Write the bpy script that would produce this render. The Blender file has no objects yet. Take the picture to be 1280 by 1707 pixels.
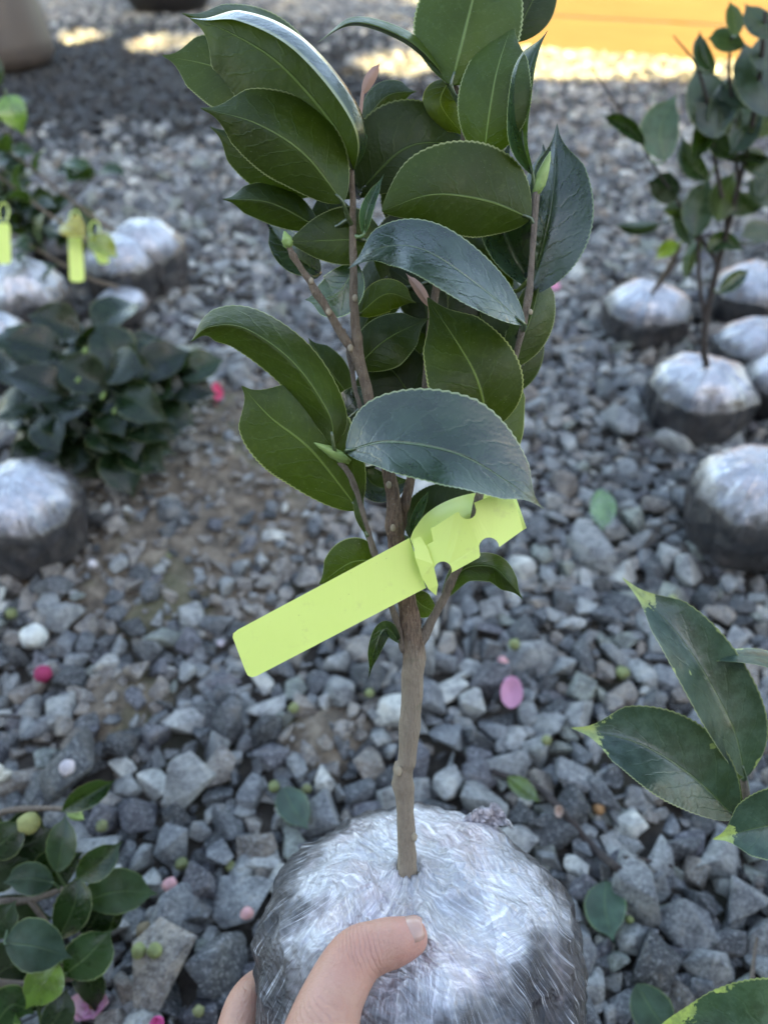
import bpy, bmesh, math, random
import numpy as np
from mathutils import Vector, Matrix, noise
from mathutils.bvhtree import BVHTree
R = math.radians
random.seed(7); np.random.seed(7)
scn = bpy.context.scene
COL = scn.collection
# ------------------------------------------------------------------ camera
H, PITCH, F = 0.68, R(40), 1233.0            # height, pitch, focal length in photo pixels (1280x1707)
cam = bpy.data.objects.new('camera', bpy.data.cameras.new('camera')); COL.objects.link(cam)
cam.location = (0, 0, H); cam.rotation_euler = (math.pi/2 - PITCH, 0, 0)
cam.data.sensor_fit = 'VERTICAL'; cam.data.sensor_height = 36; cam.data.sensor_width = 36
cam.data.lens = F/1707*36; cam.data.clip_start = 0.02; cam.data.clip_end = 500
cam.data.dof.use_dof = True; cam.data.dof.focus_distance = 0.355; cam.data.dof.aperture_fstop = 6.0
scn.camera = cam
# ------------------------------------------------------------------ world, sun, exposure
SUN_EL, SUN_ROT = R(25), R(164)
S = Vector((math.sin(SUN_ROT)*math.cos(SUN_EL), math.cos(SUN_ROT)*math.cos(SUN_EL), math.sin(SUN_EL)))
w = bpy.data.worlds.new('World'); scn.world = w; w.use_nodes = True
nt = w.node_tree; nt.nodes.clear()
sky = nt.nodes.new('ShaderNodeTexSky'); sky.sky_type = 'NISHITA'; sky.sun_disc = False
sky.sun_elevation = SUN_EL; sky.sun_rotation = SUN_ROT; sky.air_density = 1.0; sky.dust_density = 1.5
bg = nt.nodes.new('ShaderNodeBackground'); bg.inputs[1].default_value = 0.10
wo = nt.nodes.new('ShaderNodeOutputWorld')
nt.links.new(sky.outputs[0], bg.inputs[0]); nt.links.new(bg.outputs[0], wo.inputs[0])
sl = bpy.data.lights.new('sun', 'SUN'); sl.energy = 5.0; sl.angle = R(0.6); sl.color = (1, .83, .42)
sun = bpy.data.objects.new('sun', sl); COL.objects.link(sun)
sun.rotation_euler = S.to_track_quat('Z', 'Y').to_euler(); sun.location = (2, -8, 9)
vs = scn.view_settings; vs.view_transform = 'Standard'; vs.look = 'None'; vs.gamma = 1; vs.exposure = 3.2
vs.use_white_balance = True; vs.white_balance_temperature = 7800; vs.white_balance_tint = 10

# ------------------------------------------------------------------ pixel helpers (photo pixels)
UP = Vector((0, math.sin(PITCH), math.cos(PITCH))); FW = Vector((0, math.cos(PITCH), -math.sin(PITCH)))
C0 = Vector((0, 0, H)); XR = Vector((1, 0, 0))
def P(px, py, z): return C0 + XR*((px-640)/F*z) - UP*((py-853.5)/F*z) + FW*z
def zg(py, h=0.0): return (H-h)/(math.sin(PITCH)+math.cos(PITCH)*(py-853.5)/F)
def G(px, py, h=0.0): return P(px, py, zg(py, h))
def to_px(v):
    d = Vector(v)-C0; z = d.dot(FW)
    return 640+d.x/z*F, 853.5-d.dot(UP)/z*F, z

# ------------------------------------------------------------------ object helpers
def link(name, me, mat=None, parent=None):
    o = bpy.data.objects.new(name, me); COL.objects.link(o)
    if mat and me is not None and not me.materials: me.materials.append(mat)
    if parent: o.parent = parent
    return o
def tag(o, label, cat, group=None):
    o['label'] = label; o['category'] = cat
    if group: o['group'] = group
    return o
def empty(name, loc, label, cat, group=None):
    o = bpy.data.objects.new(name, None); COL.objects.link(o); o.location = loc; o.empty_display_size = .02
    bpy.context.view_layer.update()
    return tag(o, label, cat, group)
def child(o, parent):
    o.parent = parent; o.matrix_parent_inverse = Matrix.Translation(-parent.location); return o
def mesh(name, v, f, smooth=True, uvs=None):
    me = bpy.data.meshes.new(name); me.from_pydata([tuple(x) for x in v], [], f)
    if smooth: me.polygons.foreach_set('use_smooth', [True]*len(me.polygons))
    if uvs is not None:
        l = me.uv_layers.new(name='UVMap')
        idx = np.empty(len(me.loops), dtype=np.int32); me.loops.foreach_get('vertex_index', idx)
        l.data.foreach_set('uv', np.asarray(uvs, dtype=np.float32)[idx].ravel())
    me.update(); return me
def catmull(pts, n):
    pts = [Vector(p) for p in pts]
    if len(pts) == 2: pts = [pts[0], (pts[0]+pts[1])/2, pts[1]]
    p = [pts[0]*2-pts[1]]+pts+[pts[-1]*2-pts[-2]]
    out = []; m = len(pts)-1
    for i in range(n):
        t = i/(n-1)*m; k = min(int(t), m-1); t -= k
        a, b, c, d = p[k], p[k+1], p[k+2], p[k+3]
        out.append(.5*((2*b)+(c-a)*t+(2*a-5*b+4*c-d)*t*t+(3*b-a-3*c+d)*t**3))
    return out
def tube_vf(pts, rad, sides=10, jit=0.0, v=None, f=None, uvs=None, cap=True):
    """tapered tube along 3-D points; appends into v,f"""
    v = [] if v is None else v; f = [] if f is None else f; base = len(v)
    n = len(pts); pts = [Vector(p) for p in pts]; ref = Vector((.31, .2, .93)).normalized()
    L = 0
    for i in range(n):
        t = (pts[min(i+1, n-1)]-pts[max(i-1, 0)]).normalized()
        a = t.cross(ref); a = a.normalized() if a.length > 1e-4 else XR.copy(); b = t.cross(a)
        if i: L += (pts[i]-pts[i-1]).length
        for s in range(sides):
            an = 2*math.pi*s/sides; r = rad[i]*(1+jit*noise.noise(Vector((math.cos(an)*1.3, math.sin(an)*1.3, i*.45+base))))
            v.append(pts[i]+(a*math.cos(an)+b*math.sin(an))*r)
            if uvs is not None: uvs.append((L, s/sides))
    for i in range(n-1):
        for s in range(sides):
            q = base+i*sides
            f.append((q+s, q+(s+1) % sides, q+sides+(s+1) % sides, q+sides+s))
    if cap:
        f.append(tuple(base+s for s in range(sides))[::-1]); f.append(tuple(base+(n-1)*sides+s for s in range(sides)))
    return v, f
def tube(name, pts, rad, mat, sides=10, n=24, jit=0.0):
    c = catmull(pts, n); m = len(rad)-1
    rr = [np.interp(i/(n-1)*m, range(m+1), rad) for i in range(n)]
    v, f = tube_vf(c, rr, sides, jit)
    o = link(name, mesh(name, v, f), mat); return o

# ------------------------------------------------------------------ materials
class N:
    def __init__(s, name):
        s.m = bpy.data.materials.new(name); s.m.use_nodes = True; s.t = s.m.node_tree; s.t.nodes.clear()
        s.out = s.t.nodes.new('ShaderNodeOutputMaterial')
    def n(s, typ, ins=None, **kw):
        d = s.t.nodes.new('ShaderNode'+typ)
        for k, x in kw.items(): setattr(d, k, x)
        for k, x in (ins or {}).items(): s.set(d, k, x)
        return d
    def set(s, d, k, x):
        sock = d.inputs[k]
        if isinstance(x, bpy.types.NodeSocket): s.t.links.new(x, sock)
        elif isinstance(x, (tuple, list)) and sock.type == 'RGBA' and len(x) == 3: sock.default_value = (*x, 1)
        else: sock.default_value = x
    def math(s, op, a, b=0.0, c=0.0, clamp=False):
        d = s.n('Math', operation=op, use_clamp=clamp)
        for i, x in enumerate((a, b, c)):
            s.set(d, i, x)
        return d.outputs[0]
    def mix(s, fac, a, b, mode='MIX'):
        d = s.n('Mix', data_type='RGBA', blend_type=mode); s.set(d, 0, fac); s.set(d, 6, a); s.set(d, 7, b); return d.outputs[2]
    def noise(s, co, scale, detail=3, rough=.55, dist=0):
        d = s.n('TexNoise', {'Scale': scale, 'Detail': detail, 'Roughness': rough, 'Distortion': dist})
        if co is not None: s.t.links.new(co, d.inputs['Vector'])
        return d.outputs[0]
    def map(s, co, scale=(1, 1, 1), rot=(0, 0, 0)):
        d = s.n('Mapping', {'Scale': scale, 'Rotation': rot}); s.t.links.new(co, d.inputs[0]); return d.outputs[0]
    def rmap(s, co, scale, rot):                      # rotate first, then stretch
        return s.map(s.map(co, (1, 1, 1), rot), scale)
    def ramp(s, fac, stops, interp='LINEAR'):
        d = s.n('ValToRGB'); e = d.color_ramp; e.interpolation = interp
        while len(e.elements) < len(stops): e.elements.new(.5)
        for k, (p, c) in zip(e.elements, stops):
            k.position = p; k.color = (*c, 1) if len(c) == 3 else c
        s.t.links.new(fac, d.inputs[0]); return d.outputs[0]
    def ss(s, x, a, b):
        d = s.n('MapRange', {1: a, 2: b, 3: 0.0, 4: 1.0}, interpolation_type='SMOOTHSTEP'); s.set(d, 0, x); return d.outputs[0]
    def bump(s, h, strength=.3, dist=.001, normal=None):
        d = s.n('Bump', {'Strength': strength, 'Distance': dist, 'Height': h})
        if normal is not None: s.t.links.new(normal, d.inputs['Normal'])
        return d.outputs[0]
    def bsdf(s, **kw):
        return s.n('BsdfPrincipled', {k.replace('_', ' '): x for k, x in kw.items()})
    def done(s, sh): s.t.links.new(sh.outputs[0] if hasattr(sh, 'outputs') else sh, s.out.inputs[0]); return s.m

def mat_leaf(name, up=(.010, .028, .014), dn=(.031, .054, .0036), variegated=False, rough=.29, trans=.27, coat=.7):
    k = N(name); uv = k.n('UVMap').outputs[0]; sx = k.n('SeparateXYZ', {0: uv}); u, vv = sx.outputs[0], sx.outputs[1]
    a = k.math('ABSOLUTE', k.math('MULTIPLY_ADD', vv, 2.0, -1.0))            # 0 midrib .. 1 margin
    geo = k.n('NewGeometry'); back = geo.outputs['Backfacing']; pos = geo.outputs['Position']
    oi = k.n('ObjectInfo')
    w1 = k.math('MULTIPLY_ADD', u, -.035, .05)
    mid = k.math('SUBTRACT', 1.0, k.ss(a, k.math('MULTIPLY', w1, .35), w1))
    wob = k.noise(uv, 9, 2)
    ph = k.math('FRACT', k.math('ADD', k.math('MULTIPLY_ADD', u, 8.5, k.math('MULTIPLY', a, -1.9)), k.math('MULTIPLY', wob, .7)))
    sv = k.math('SUBTRACT', 1.0, k.ss(k.math('ABSOLUTE', k.math('SUBTRACT', ph, .5)), .0, .10))
    sv = k.math('MULTIPLY', sv, k.math('SUBTRACT', 1.0, k.ss(a, .6, .95)))
    n1 = k.noise(pos, 70, 3); n2 = k.noise(pos, 900, 3, .7); n3 = k.noise(pos, 25, 2)
    n1 = k.ss(n1, .3, .7)
    cu = k.mix(n1, tuple(c*.70 for c in up), tuple(c*1.35 for c in up))
    cu = k.mix(k.math('MULTIPLY', sv, .12), cu, (.05, .09, .035)); cu = k.mix(k.math('MULTIPLY', mid, .55), cu, (.13, .18, .07))
    cd = k.mix(k.ss(n3, .3, .7), tuple(c*.72 for c in dn), tuple(c*1.22 for c in dn)); cd = k.mix(k.math('MULTIPLY', k.ss(k.noise(pos, 300, 4, .7), .5, .7), .25), cd, (.085, .12, .03))
    cd = k.mix(k.math('MULTIPLY', sv, .10), cd, (.09, .16, .035)); cd = k.mix(k.math('MULTIPLY', mid, .75), cd, (.17, .24, .07))
    rim = k.ss(a, .955, .985)
    speck = k.ss(k.noise(pos, 1500, 1), .735, .76)
    if variegated:
        e = k.ss(k.math('ADD', u, k.math('MULTIPLY_ADD', k.noise(pos, 140, 4, .65), .34, -.17)), .845, .865)
        bl = k.ss(k.math('ADD', k.noise(pos, 55, 3), k.math('MULTIPLY', k.ss(a, .6, .98), .12)), .725, .75)
        vm = k.math('MAXIMUM', e, bl)
        cu = k.mix(vm, cu, (.45, .52, .17)); cd = k.mix(vm, cd, (.45, .5, .15))
        cu = k.mix(k.math('MULTIPLY', k.ss(k.noise(pos, 130, 4, .7), .4, .65), .45), cu, (.075, .125, .10))
    col = k.mix(back, cu, cd); col = k.mix(k.math('MULTIPLY', rim, .75), col, (.36, .40, .18))
    col = k.mix(k.math('MULTIPLY', speck, .35), col, (.3, .32, .27))
    col = k.mix(1.0, col, oi.outputs['Color'], 'MULTIPLY')
    vor = k.n('TexVoronoi', {'Scale': 520.0}, feature='SMOOTH_F1'); k.t.links.new(pos, vor.inputs['Vector'])
    n5 = k.noise(pos, 45, 2)
    h = k.math('ADD', k.math('MULTIPLY', mid, -1.2), k.math('ADD', k.math('MULTIPLY', sv, -.22), k.math('ADD', k.math('MULTIPLY', n2, .20), k.math('ADD', k.math('MULTIPLY', n5, 3.0), k.math('MULTIPLY', vor.outputs['Distance'], .30)))))
    bm = k.bump(h, .6, .0007)
    rg = k.math('ADD', k.math('MULTIPLY', back, .16), k.math('MULTIPLY_ADD', n1, .20, rough-.10))
    p = k.bsdf(Base_Color=col, Roughness=rg, Normal=bm)
    k.set(p, 'Specular IOR Level', k.math('MULTIPLY_ADD', back, .32-(.45+.6*coat), .45+.6*coat))
    k.set(p, 'Coat Weight', k.math('MULTIPLY_ADD', back, -coat, coat)); k.set(p, 'Coat Roughness', .22); k.set(p, 'Coat Normal', bm)
    tr = k.n('BsdfTranslucent', {'Color': k.mix(.5, k.mix(1.0, (.13, .21, .008), oi.outputs['Color'], 'MULTIPLY'), col), 'Normal': bm})
    mx = k.n('MixShader', {0: trans}); k.t.links.new(p.outputs[0], mx.inputs[1]); k.t.links.new(tr.outputs[0], mx.inputs[2])
    return k.done(mx)
def mat_bark(name, c1=(.10, .065, .042), c2=(.24, .18, .125), zones=False):
    k = N(name); pos = k.n('NewGeometry').outputs['Position']
    st = k.noise(k.map(pos, (900, 230, 170)), 1, 5, .7); n2 = k.noise(pos, 120, 4, .6); n3 = k.noise(pos, 1100, 3); n4 = k.noise(pos, 45, 3)
    col = k.ramp(k.math('MULTIPLY_ADD', n2, .45, k.math('MULTIPLY', st, .55)), [(.34, c1), (.5, tuple((a+b)/2 for a, b in zip(c1, c2))), (.64, c2)])
    if zones:            # pale old wood below, reddish peeling bark above the fork
        t = k.n('VectorMath', operation='DOT_PRODUCT'); k.t.links.new(pos, t.inputs[0]); t.inputs[1].default_value = tuple(UP)
        hgt = k.math('ADD', t.outputs['Value'], k.math('MULTIPLY_ADD', n4, .05, -.025))
        lo = (P(690, 1085, .376)).dot(UP); hi = (P(655, 760, .37)).dot(UP)
        red = k.math('MULTIPLY', k.ss(hgt, lo-.012, lo+.012), k.math('SUBTRACT', 1.0, k.ss(hgt, hi, hi+.04)))
        col = k.mix(k.math('SUBTRACT', 1.0, k.ss(hgt, lo-.01, lo+.01)), col, k.mix(st, (.17, .13, .092), (.36, .29, .215)))
        col = k.mix(k.math('MULTIPLY', red, .75), col, k.mix(k.ss(st, .35, .65), (.06, .03, .02), (.22, .135, .09)))
    col = k.mix(k.math('MULTIPLY', k.ss(n3, .6, .7), .45), col, (.32, .30, .25)); col = k.mix(k.math('MULTIPLY', k.ss(n2, .62, .72), .4), col, (.16, .18, .11))
    h = k.math('MULTIPLY_ADD', n2, .5, st)
    p = k.bsdf(Base_Color=col, Roughness=.8, Normal=k.bump(h, 1.0, .0022)); return k.done(p)
def mat_plain(name, c, rough=.5, spec=.4, sss=0.0, var=.15, sc=60, bumpy=0.0, trans=0.0, tint=False):
    k = N(name); pos = k.n('NewGeometry').outputs['Position']; n1 = k.noise(pos, sc, 4)
    col = k.mix(n1, tuple(x*(1-var) for x in c), tuple(min(1, x*(1+var)) for x in c))
    if tint: col = k.mix(1.0, col, k.n('ObjectInfo').outputs['Color'], 'MULTIPLY')
    p = k.bsdf(Base_Color=col, Roughness=rough); k.set(p, 'Specular IOR Level', spec)
    if bumpy: k.set(p, 'Normal', k.bump(n1, bumpy, .002))
    if sss: k.set(p, 'Subsurface Weight', sss); k.set(p, 'Subsurface Scale', .004); k.set(p, 'Subsurface Radius', (1, .5, .25))
    if trans:
        tr = k.n('BsdfTranslucent', {'Color': col}); mx = k.n('MixShader', {0: trans})
        k.t.links.new(p.outputs[0], mx.inputs[1]); k.t.links.new(tr.outputs[0], mx.inputs[2]); return k.done(mx)
    return k.done(p)
def mat_tag():
    k = N('lime_plastic'); pos = k.n('NewGeometry').outputs['Position']
    n1 = k.noise(pos, 30, 3); n2 = k.noise(pos, 700, 3, .7); n3 = k.noise(k.rmap(pos, (60, 900, 60), (PITCH, 0, .5)), 1, 3)
    col = k.mix(n1, (.77, .90, .24), (.84, .95, .30)); col = k.mix(k.math('MULTIPLY', k.ss(n2, .70, .74), .6), col, (.30, .27, .12))
    col = k.mix(k.math('MULTIPLY', k.ss(k.noise(pos, 90, 4, .65), .58, .72), .22), col, (.55, .55, .22))
    bm = k.bump(k.math('MULTIPLY_ADD', n3, .5, k.math('MULTIPLY', n1, 2.0)), .25, .0006)
    p = k.bsdf(Base_Color=col, Roughness=k.math('MULTIPLY_ADD', n1, .2, .27), Normal=bm); tr = k.n('BsdfTranslucent', {'Color': col}); mx = k.n('MixShader', {0: .22})
    k.t.links.new(p.outputs[0], mx.inputs[1]); k.t.links.new(tr.outputs[0], mx.inputs[2]); return k.done(mx)
STONES = [(0, (0.032, 0.034, 0.035)), (.07, (0.053, 0.057, 0.060)), (.17, (0.082, 0.087, 0.092)), (.32, (0.174, 0.182, 0.187)), (.46, (0.217, 0.225, 0.221)), (.58, (0.270, 0.276, 0.265)),
          (.68, (0.193, 0.164, 0.136)), (.745, (0.250, 0.220, 0.189)), (.80, (0.095, 0.092, 0.104)), (.85, (0.193, 0.211, 0.180)), (.90, (0.347, 0.346, 0.327)), (.955, (0.501, 0.497, 0.450))]
def mat_stone(name, use_attr):
    k = N(name); pos = k.n('NewGeometry').outputs['Position']
    if use_attr: r = k.n('Attribute', attribute_name='rnd').outputs['Fac']
    else: r = k.n('ObjectInfo').outputs['Random']
    col = k.ramp(r, STONES, 'CONSTANT')
    off = k.n('VectorMath', operation='ADD'); k.t.links.new(pos, off.inputs[0])
    cmb = k.n('CombineXYZ'); [k.t.links.new(k.math('MULTIPLY', r, 37.0), cmb.inputs[i]) for i in range(3)]
    k.t.links.new(cmb.outputs[0], off.inputs[1]); q = off.outputs[0]
    n1 = k.noise(q, 60, 5, .65); n2 = k.noise(q, 330, 4, .75); n3 = k.noise(q, 150, 4, .7); n4 = k.noise(q, 900, 2, .6)
    col = k.mix(k.ss(n1, .35, .66), k.mix(1.0, col, (.58, .58, .60), 'MULTIPLY'), k.mix(1.0, col, (1.28, 1.28, 1.25), 'MULTIPLY'))
    col = k.mix(k.math('MULTIPLY', k.ss(n2, .53, .63), .55), col, (.40, .41, .41)); col = k.mix(k.math('MULTIPLY', k.ss(n2, .47, .37), .7), col, (.025, .027, .032))
    col = k.mix(k.math('MULTIPLY', k.ss(n4, .6, .7), .3), col, (.45, .46, .46))
    col = k.mix(k.math('MULTIPLY', k.ss(n1, .54, .75), .30), col, (.24, .18, .12)); col = k.mix(k.math('MULTIPLY', k.ss(n3, .60, .72), .30), col, (.10, .125, .085))
    col = k.mix(k.math('LESS_THAN', r, -.2), col, k.mix(1.0, col, (.30, .30, .31), 'MULTIPLY'))          # stones with shade painted into their colour
    h = k.math('ADD', k.math('MULTIPLY', n1, 1.0), k.math('MULTIPLY', n3, .6))
    p = k.bsdf(Base_Color=col, Roughness=.62, Normal=k.bump(h, .8, .004)); k.set(p, 'Specular IOR Level', .45)
    return k.done(p)
def mat_ground():
    k = N('soil'); pos = k.n('NewGeometry').outputs['Position']
    n1 = k.noise(pos, 6, 5); n2 = k.noise(pos, 45, 4, .65); n3 = k.noise(pos, 220, 3)
    soil = k.ramp(n2, [(.3, (.05, .038, .028)), (.5, (.15, .115, .082)), (.72, (.30, .24, .175))])
    soil = k.mix(k.math('MULTIPLY', k.ss(n1, .5, .62), .5), soil, (.10, .105, .04))
    soil = k.mix(k.math('MULTIPLY', k.ss(n3, .6, .7), .6), soil, (.22, .2, .17))
    vo = k.n('TexVoronoi', {'Scale': 32.0}); k.t.links.new(pos, vo.inputs['Vector'])
    vr = k.n('SeparateColor', {0: vo.outputs['Color']}).outputs[0]
    peb = k.mix(k.ss(vo.outputs['Distance'], .3, .6), k.ramp(vr, STONES, 'CONSTANT'), (.03, .03, .03))
    sx = k.n('SeparateXYZ', {0: pos}); far = k.ss(sx.outputs[1], 7.6, 8.4)
    far = k.math('MAXIMUM', far, k.ss(k.math('ABSOLUTE', sx.outputs[0]), 4.2, 4.6)); far = k.math('MAXIMUM', far, k.ss(sx.outputs[1], -.5, -.8))
    bare = k.n('Attribute', attribute_name='bare').outputs['Fac']
    soil = k.mix(k.ss(bare, .12, .42), k.mix(1.0, soil, (.22, .23, .25), 'MULTIPLY'), soil)
    col = k.mix(far, soil, peb)
    h = k.math('ADD', k.math('MULTIPLY', n2, 1.0), k.math('MULTIPLY', n3, .4))
    return k.done(k.bsdf(Base_Color=col, Roughness=.9, Normal=k.bump(h, .8, .008)))
def mat_film(name, white=1.0, alpha=False, side0=.19, side1=.28, sideline=.50, gloss=.20, bs=.75, rg=.13):
    """crinkled layers of clear stretch film"""
    k = N(name); tc = k.n('TexCoord'); ob = tc.outputs['Object']; uv = k.n('UVMap').outputs[0]
    wn = k.n('TexNoise', {'Scale': 14.0, 'Detail': 3.0}); k.t.links.new(ob, wn.inputs['Vector'])
    wv = k.n('VectorMath', operation='MULTIPLY_ADD'); k.t.links.new(wn.outputs['Color'], wv.inputs[0]); wv.inputs[1].default_value = (.028,)*3; k.t.links.new(ob, wv.inputs[2]); q = wv.outputs[0]
    def streak(rz, sc, long, o=0.0): return k.noise(k.rmap(q, (sc, long, long*2), (PITCH+o, o*.5, rz)), 1, 4, .65)
    s1 = streak(.30, 760, 42); s2 = streak(1.2, 700, 40); s3 = streak(-.6, 800, 44); s6 = streak(2.0, 640, 40)
    wu = k.n('VectorMath', operation='MULTIPLY_ADD'); k.t.links.new(wn.outputs['Color'], wu.inputs[0]); wu.inputs[1].default_value = (.10, .10, 0); k.t.links.new(uv, wu.inputs[2])
    s4 = k.noise(k.map(wu.outputs[0], (120, 7, 1)), 1, 4, .65)      # up and down the ball / radial on top
    m1 = k.ss(k.noise(ob, 26, 3), .46, .54); m2 = k.ss(k.noise(k.map(ob, (1, 1, 1), (1, 2, 3)), 30, 3), .46, .54); m3 = k.ss(k.noise(k.map(ob, (1, 1, 1), (2, 1, 5)), 24, 3), .47, .53)
    a = k.n('Mix', {0: m1, 2: s1, 3: s2}).outputs[0]; b = k.n('Mix', {0: m2, 2: s6, 3: s3}).outputs[0]
    sv = k.n('SeparateXYZ', {0: uv}).outputs[1]
    edge = k.math('ADD', sv, k.math('MULTIPLY_ADD', k.noise(ob, 20, 4, .65), .36, -.18))
    side = k.ss(edge, side0, side1)
    st = k.n('Mix', {0: m3, 2: a, 3: b}).outputs[0]
    st = k.math('MULTIPLY_ADD', k.math('MAXIMUM', a, b), .45, k.math('MULTIPLY', st, .55))
    st = k.n('Mix', {0: k.math('MULTIPLY_ADD', side, .45, .25), 2: st, 3: s4}).outputs[0]
    fine = k.ss(st, .47, .65); line = k.ss(st, k.math('MULTIPLY_ADD', side, .04, .61), k.math('MULTIPLY_ADD', side, .04, .68))
    lump = k.noise(ob, 34, 4, .6)
    clot = k.ss(k.noise(ob, 30, 4, .6), .36, .58)
    dark = k.mix(k.ss(lump, .35, .65), (.008, .009, .011), (.05, .043, .038))
    # milky bunched film on top; clearer sides also painted darker for dim reflections
    milk = k.math('MULTIPLY', k.math('MULTIPLY_ADD', fine, .50, .50), k.math('MULTIPLY_ADD', clot, .40, .60))
    milk = k.math('MULTIPLY', milk, k.math('MULTIPLY_ADD', side, -.90, 1.0))
    lay = k.math('FRACT', k.math('MULTIPLY', k.noise(k.rmap(q, (7, 13, 9), (PITCH, .3, .7)), 1, 2, .5), 7.0))
    milk = k.math('MULTIPLY', milk, k.math('MULTIPLY_ADD', lay, .34, .80), 0, True)
    tintc = k.mix(k.ss(k.noise(ob, 22, 3), .48, .66), (.86, .87, .93), (.93, .82, .87))
    col = k.mix(k.math('MULTIPLY', milk, white), dark, tintc)
    col = k.mix(k.math('MULTIPLY', line, k.math('MULTIPLY_ADD', side, sideline-.6, .6)), col, (.84, .85, .90))
    l4 = k.math('MULTIPLY', k.ss(s4, .55, .64), k.ss(k.noise(ob, 40, 3), .40, .6))
    col = k.mix(k.math('MULTIPLY', k.math('MULTIPLY', l4, side), sideline*1.4, 0, True), col, (.84, .85, .90))
    fold = k.math('SUBTRACT', 1.0, k.math('MULTIPLY', k.math('ABSOLUTE', k.math('SUBTRACT', k.noise(k.rmap(q, (34, 70, 34), (PITCH, .4, .8)), 1, 3, .6), .5)), 6.0, 0, True))
    fold2 = k.math('SUBTRACT', 1.0, k.math('MULTIPLY', k.math('ABSOLUTE', k.math('SUBTRACT', k.noise(k.rmap(q, (95, 40, 60), (PITCH, .2, -.4)), 1, 3, .6), .5)), 7.0, 0, True))
    h = k.math('ADD', k.math('ADD', k.math('MULTIPLY', st, .8), k.math('MULTIPLY', lump, .9)), k.math('ADD', k.math('MULTIPLY', fold, .8), k.math('MULTIPLY', fold2, .5)))
    bm = k.bump(h, bs, .0030)
    p = k.bsdf(Base_Color=col, Roughness=.35, Normal=bm); k.set(p, 'Specular IOR Level', k.math('MULTIPLY_ADD', side, -.35, .5))
    gl = k.n('BsdfGlossy', {'Color': (.95, .96, 1.0, 1), 'Roughness': rg, 'Normal': bm})
    fr = k.n('LayerWeight', {'Blend': .3, 'Normal': bm}).outputs['Facing']
    fac = k.math('MULTIPLY', k.math('MULTIPLY', k.math('MULTIPLY_ADD', fine, .6, .4), k.math('MULTIPLY_ADD', fr, .35, gloss)), k.math('MULTIPLY_ADD', side, -.82, 1.0))
    fac = k.math('ADD', fac, k.math('MULTIPLY', k.math('MULTIPLY', l4, side), .25))
    mx = k.n('MixShader', {0: fac}); k.t.links.new(p.outputs[0], mx.inputs[1]); k.t.links.new(gl.outputs[0], mx.inputs[2])
    if alpha:
        tr = k.n('BsdfTransparent'); m2_ = k.n('MixShader', {0: k.math('MULTIPLY_ADD', line, .55, .03)})
        k.t.links.new(tr.outputs[0], m2_.inputs[1]); k.t.links.new(mx.outputs[0], m2_.inputs[2]); return k.done(m2_)
    return k.done(mx)
def mat_skin():
    k = N('skin'); ob = k.n('TexCoord').outputs['Object']
    n1 = k.noise(ob, 55, 3); n2 = k.noise(ob, 420, 3, .6); n3 = k.noise(k.rmap(ob, (220, 800, 300), (PITCH-1.57, 0, -.75)), 1, 3)
    col = k.ramp(n1, [(.25, (.41, .205, .155)), (.5, (.48, .27, .20)), (.75, (.52, .29, .23))])
    col = k.mix(k.math('MULTIPLY', n2, .25), col, (.40, .19, .13))
    def axis(px0, py0, px1, py1, z):
        a, b = P(px0, py0, z), P(px1, py1, z); d = (b-a).normalized()
        v1 = k.n('VectorMath', operation='SUBTRACT'); k.t.links.new(ob, v1.inputs[0]); v1.inputs[1].default_value = tuple(a)
        v2 = k.n('VectorMath', operation='DOT_PRODUCT'); k.t.links.new(v1.outputs[0], v2.inputs[0]); v2.inputs[1].default_value = tuple(d)
        v3 = k.n('VectorMath', operation='LENGTH'); k.t.links.new(v1.outputs[0], v3.inputs[0])
        return v2.outputs['Value'], v3.outputs['Value']
    wobn = k.math('MULTIPLY_ADD', k.noise(ob, 110, 2), .003, -.0015); cre = None
    for ar in [(598, 1588, 660, 1566, .33), (528, 1710, 556, 1650, .30), (412, 1678, 436, 1636, .39)]:
        t, l = axis(*ar); t = k.math('ADD', t, wobn)
        wv_ = k.math('POWER', k.math('MULTIPLY_ADD', k.math('SINE', k.math('MULTIPLY', t, 3400.0)), .5, .5), 3.0)
        g_ = k.math('MULTIPLY', wv_, k.math('SUBTRACT', 1.0, k.ss(l, .006, .015))); cre = g_ if cre is None else k.math('MAXIMUM', cre, g_)
    _, lt = axis(684, 1560, 700, 1556, .345)
    col = k.mix(k.math('MULTIPLY', k.math('SUBTRACT', 1.0, k.ss(lt, .006, .022)), .45), col, (.56, .25, .21))
    _, lk = axis(596, 1590, 660, 1566, .325)
    col = k.mix(k.math('MULTIPLY', k.math('SUBTRACT', 1.0, k.ss(lk, .004, .02)), .35), col, (.50, .22, .17))
    col = k.mix(k.math('MULTIPLY', cre, .13), col, (.33, .15, .11))
    h = k.math('SUBTRACT', k.math('ADD', k.math('MULTIPLY', n3, .5), k.math('MULTIPLY', n2, .7)), k.math('MULTIPLY', cre, .45))
    p = k.bsdf(Base_Color=col, Roughness=.48, Normal=k.bump(h, .7, .0010)); k.set(p, 'Subsurface Weight', .25); k.set(p, 'Subsurface Scale', .006); k.set(p, 'Subsurface Radius', (1, .35, .2))
    k.set(p, 'Specular IOR Level', .4)
    return k.done(p)
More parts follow.
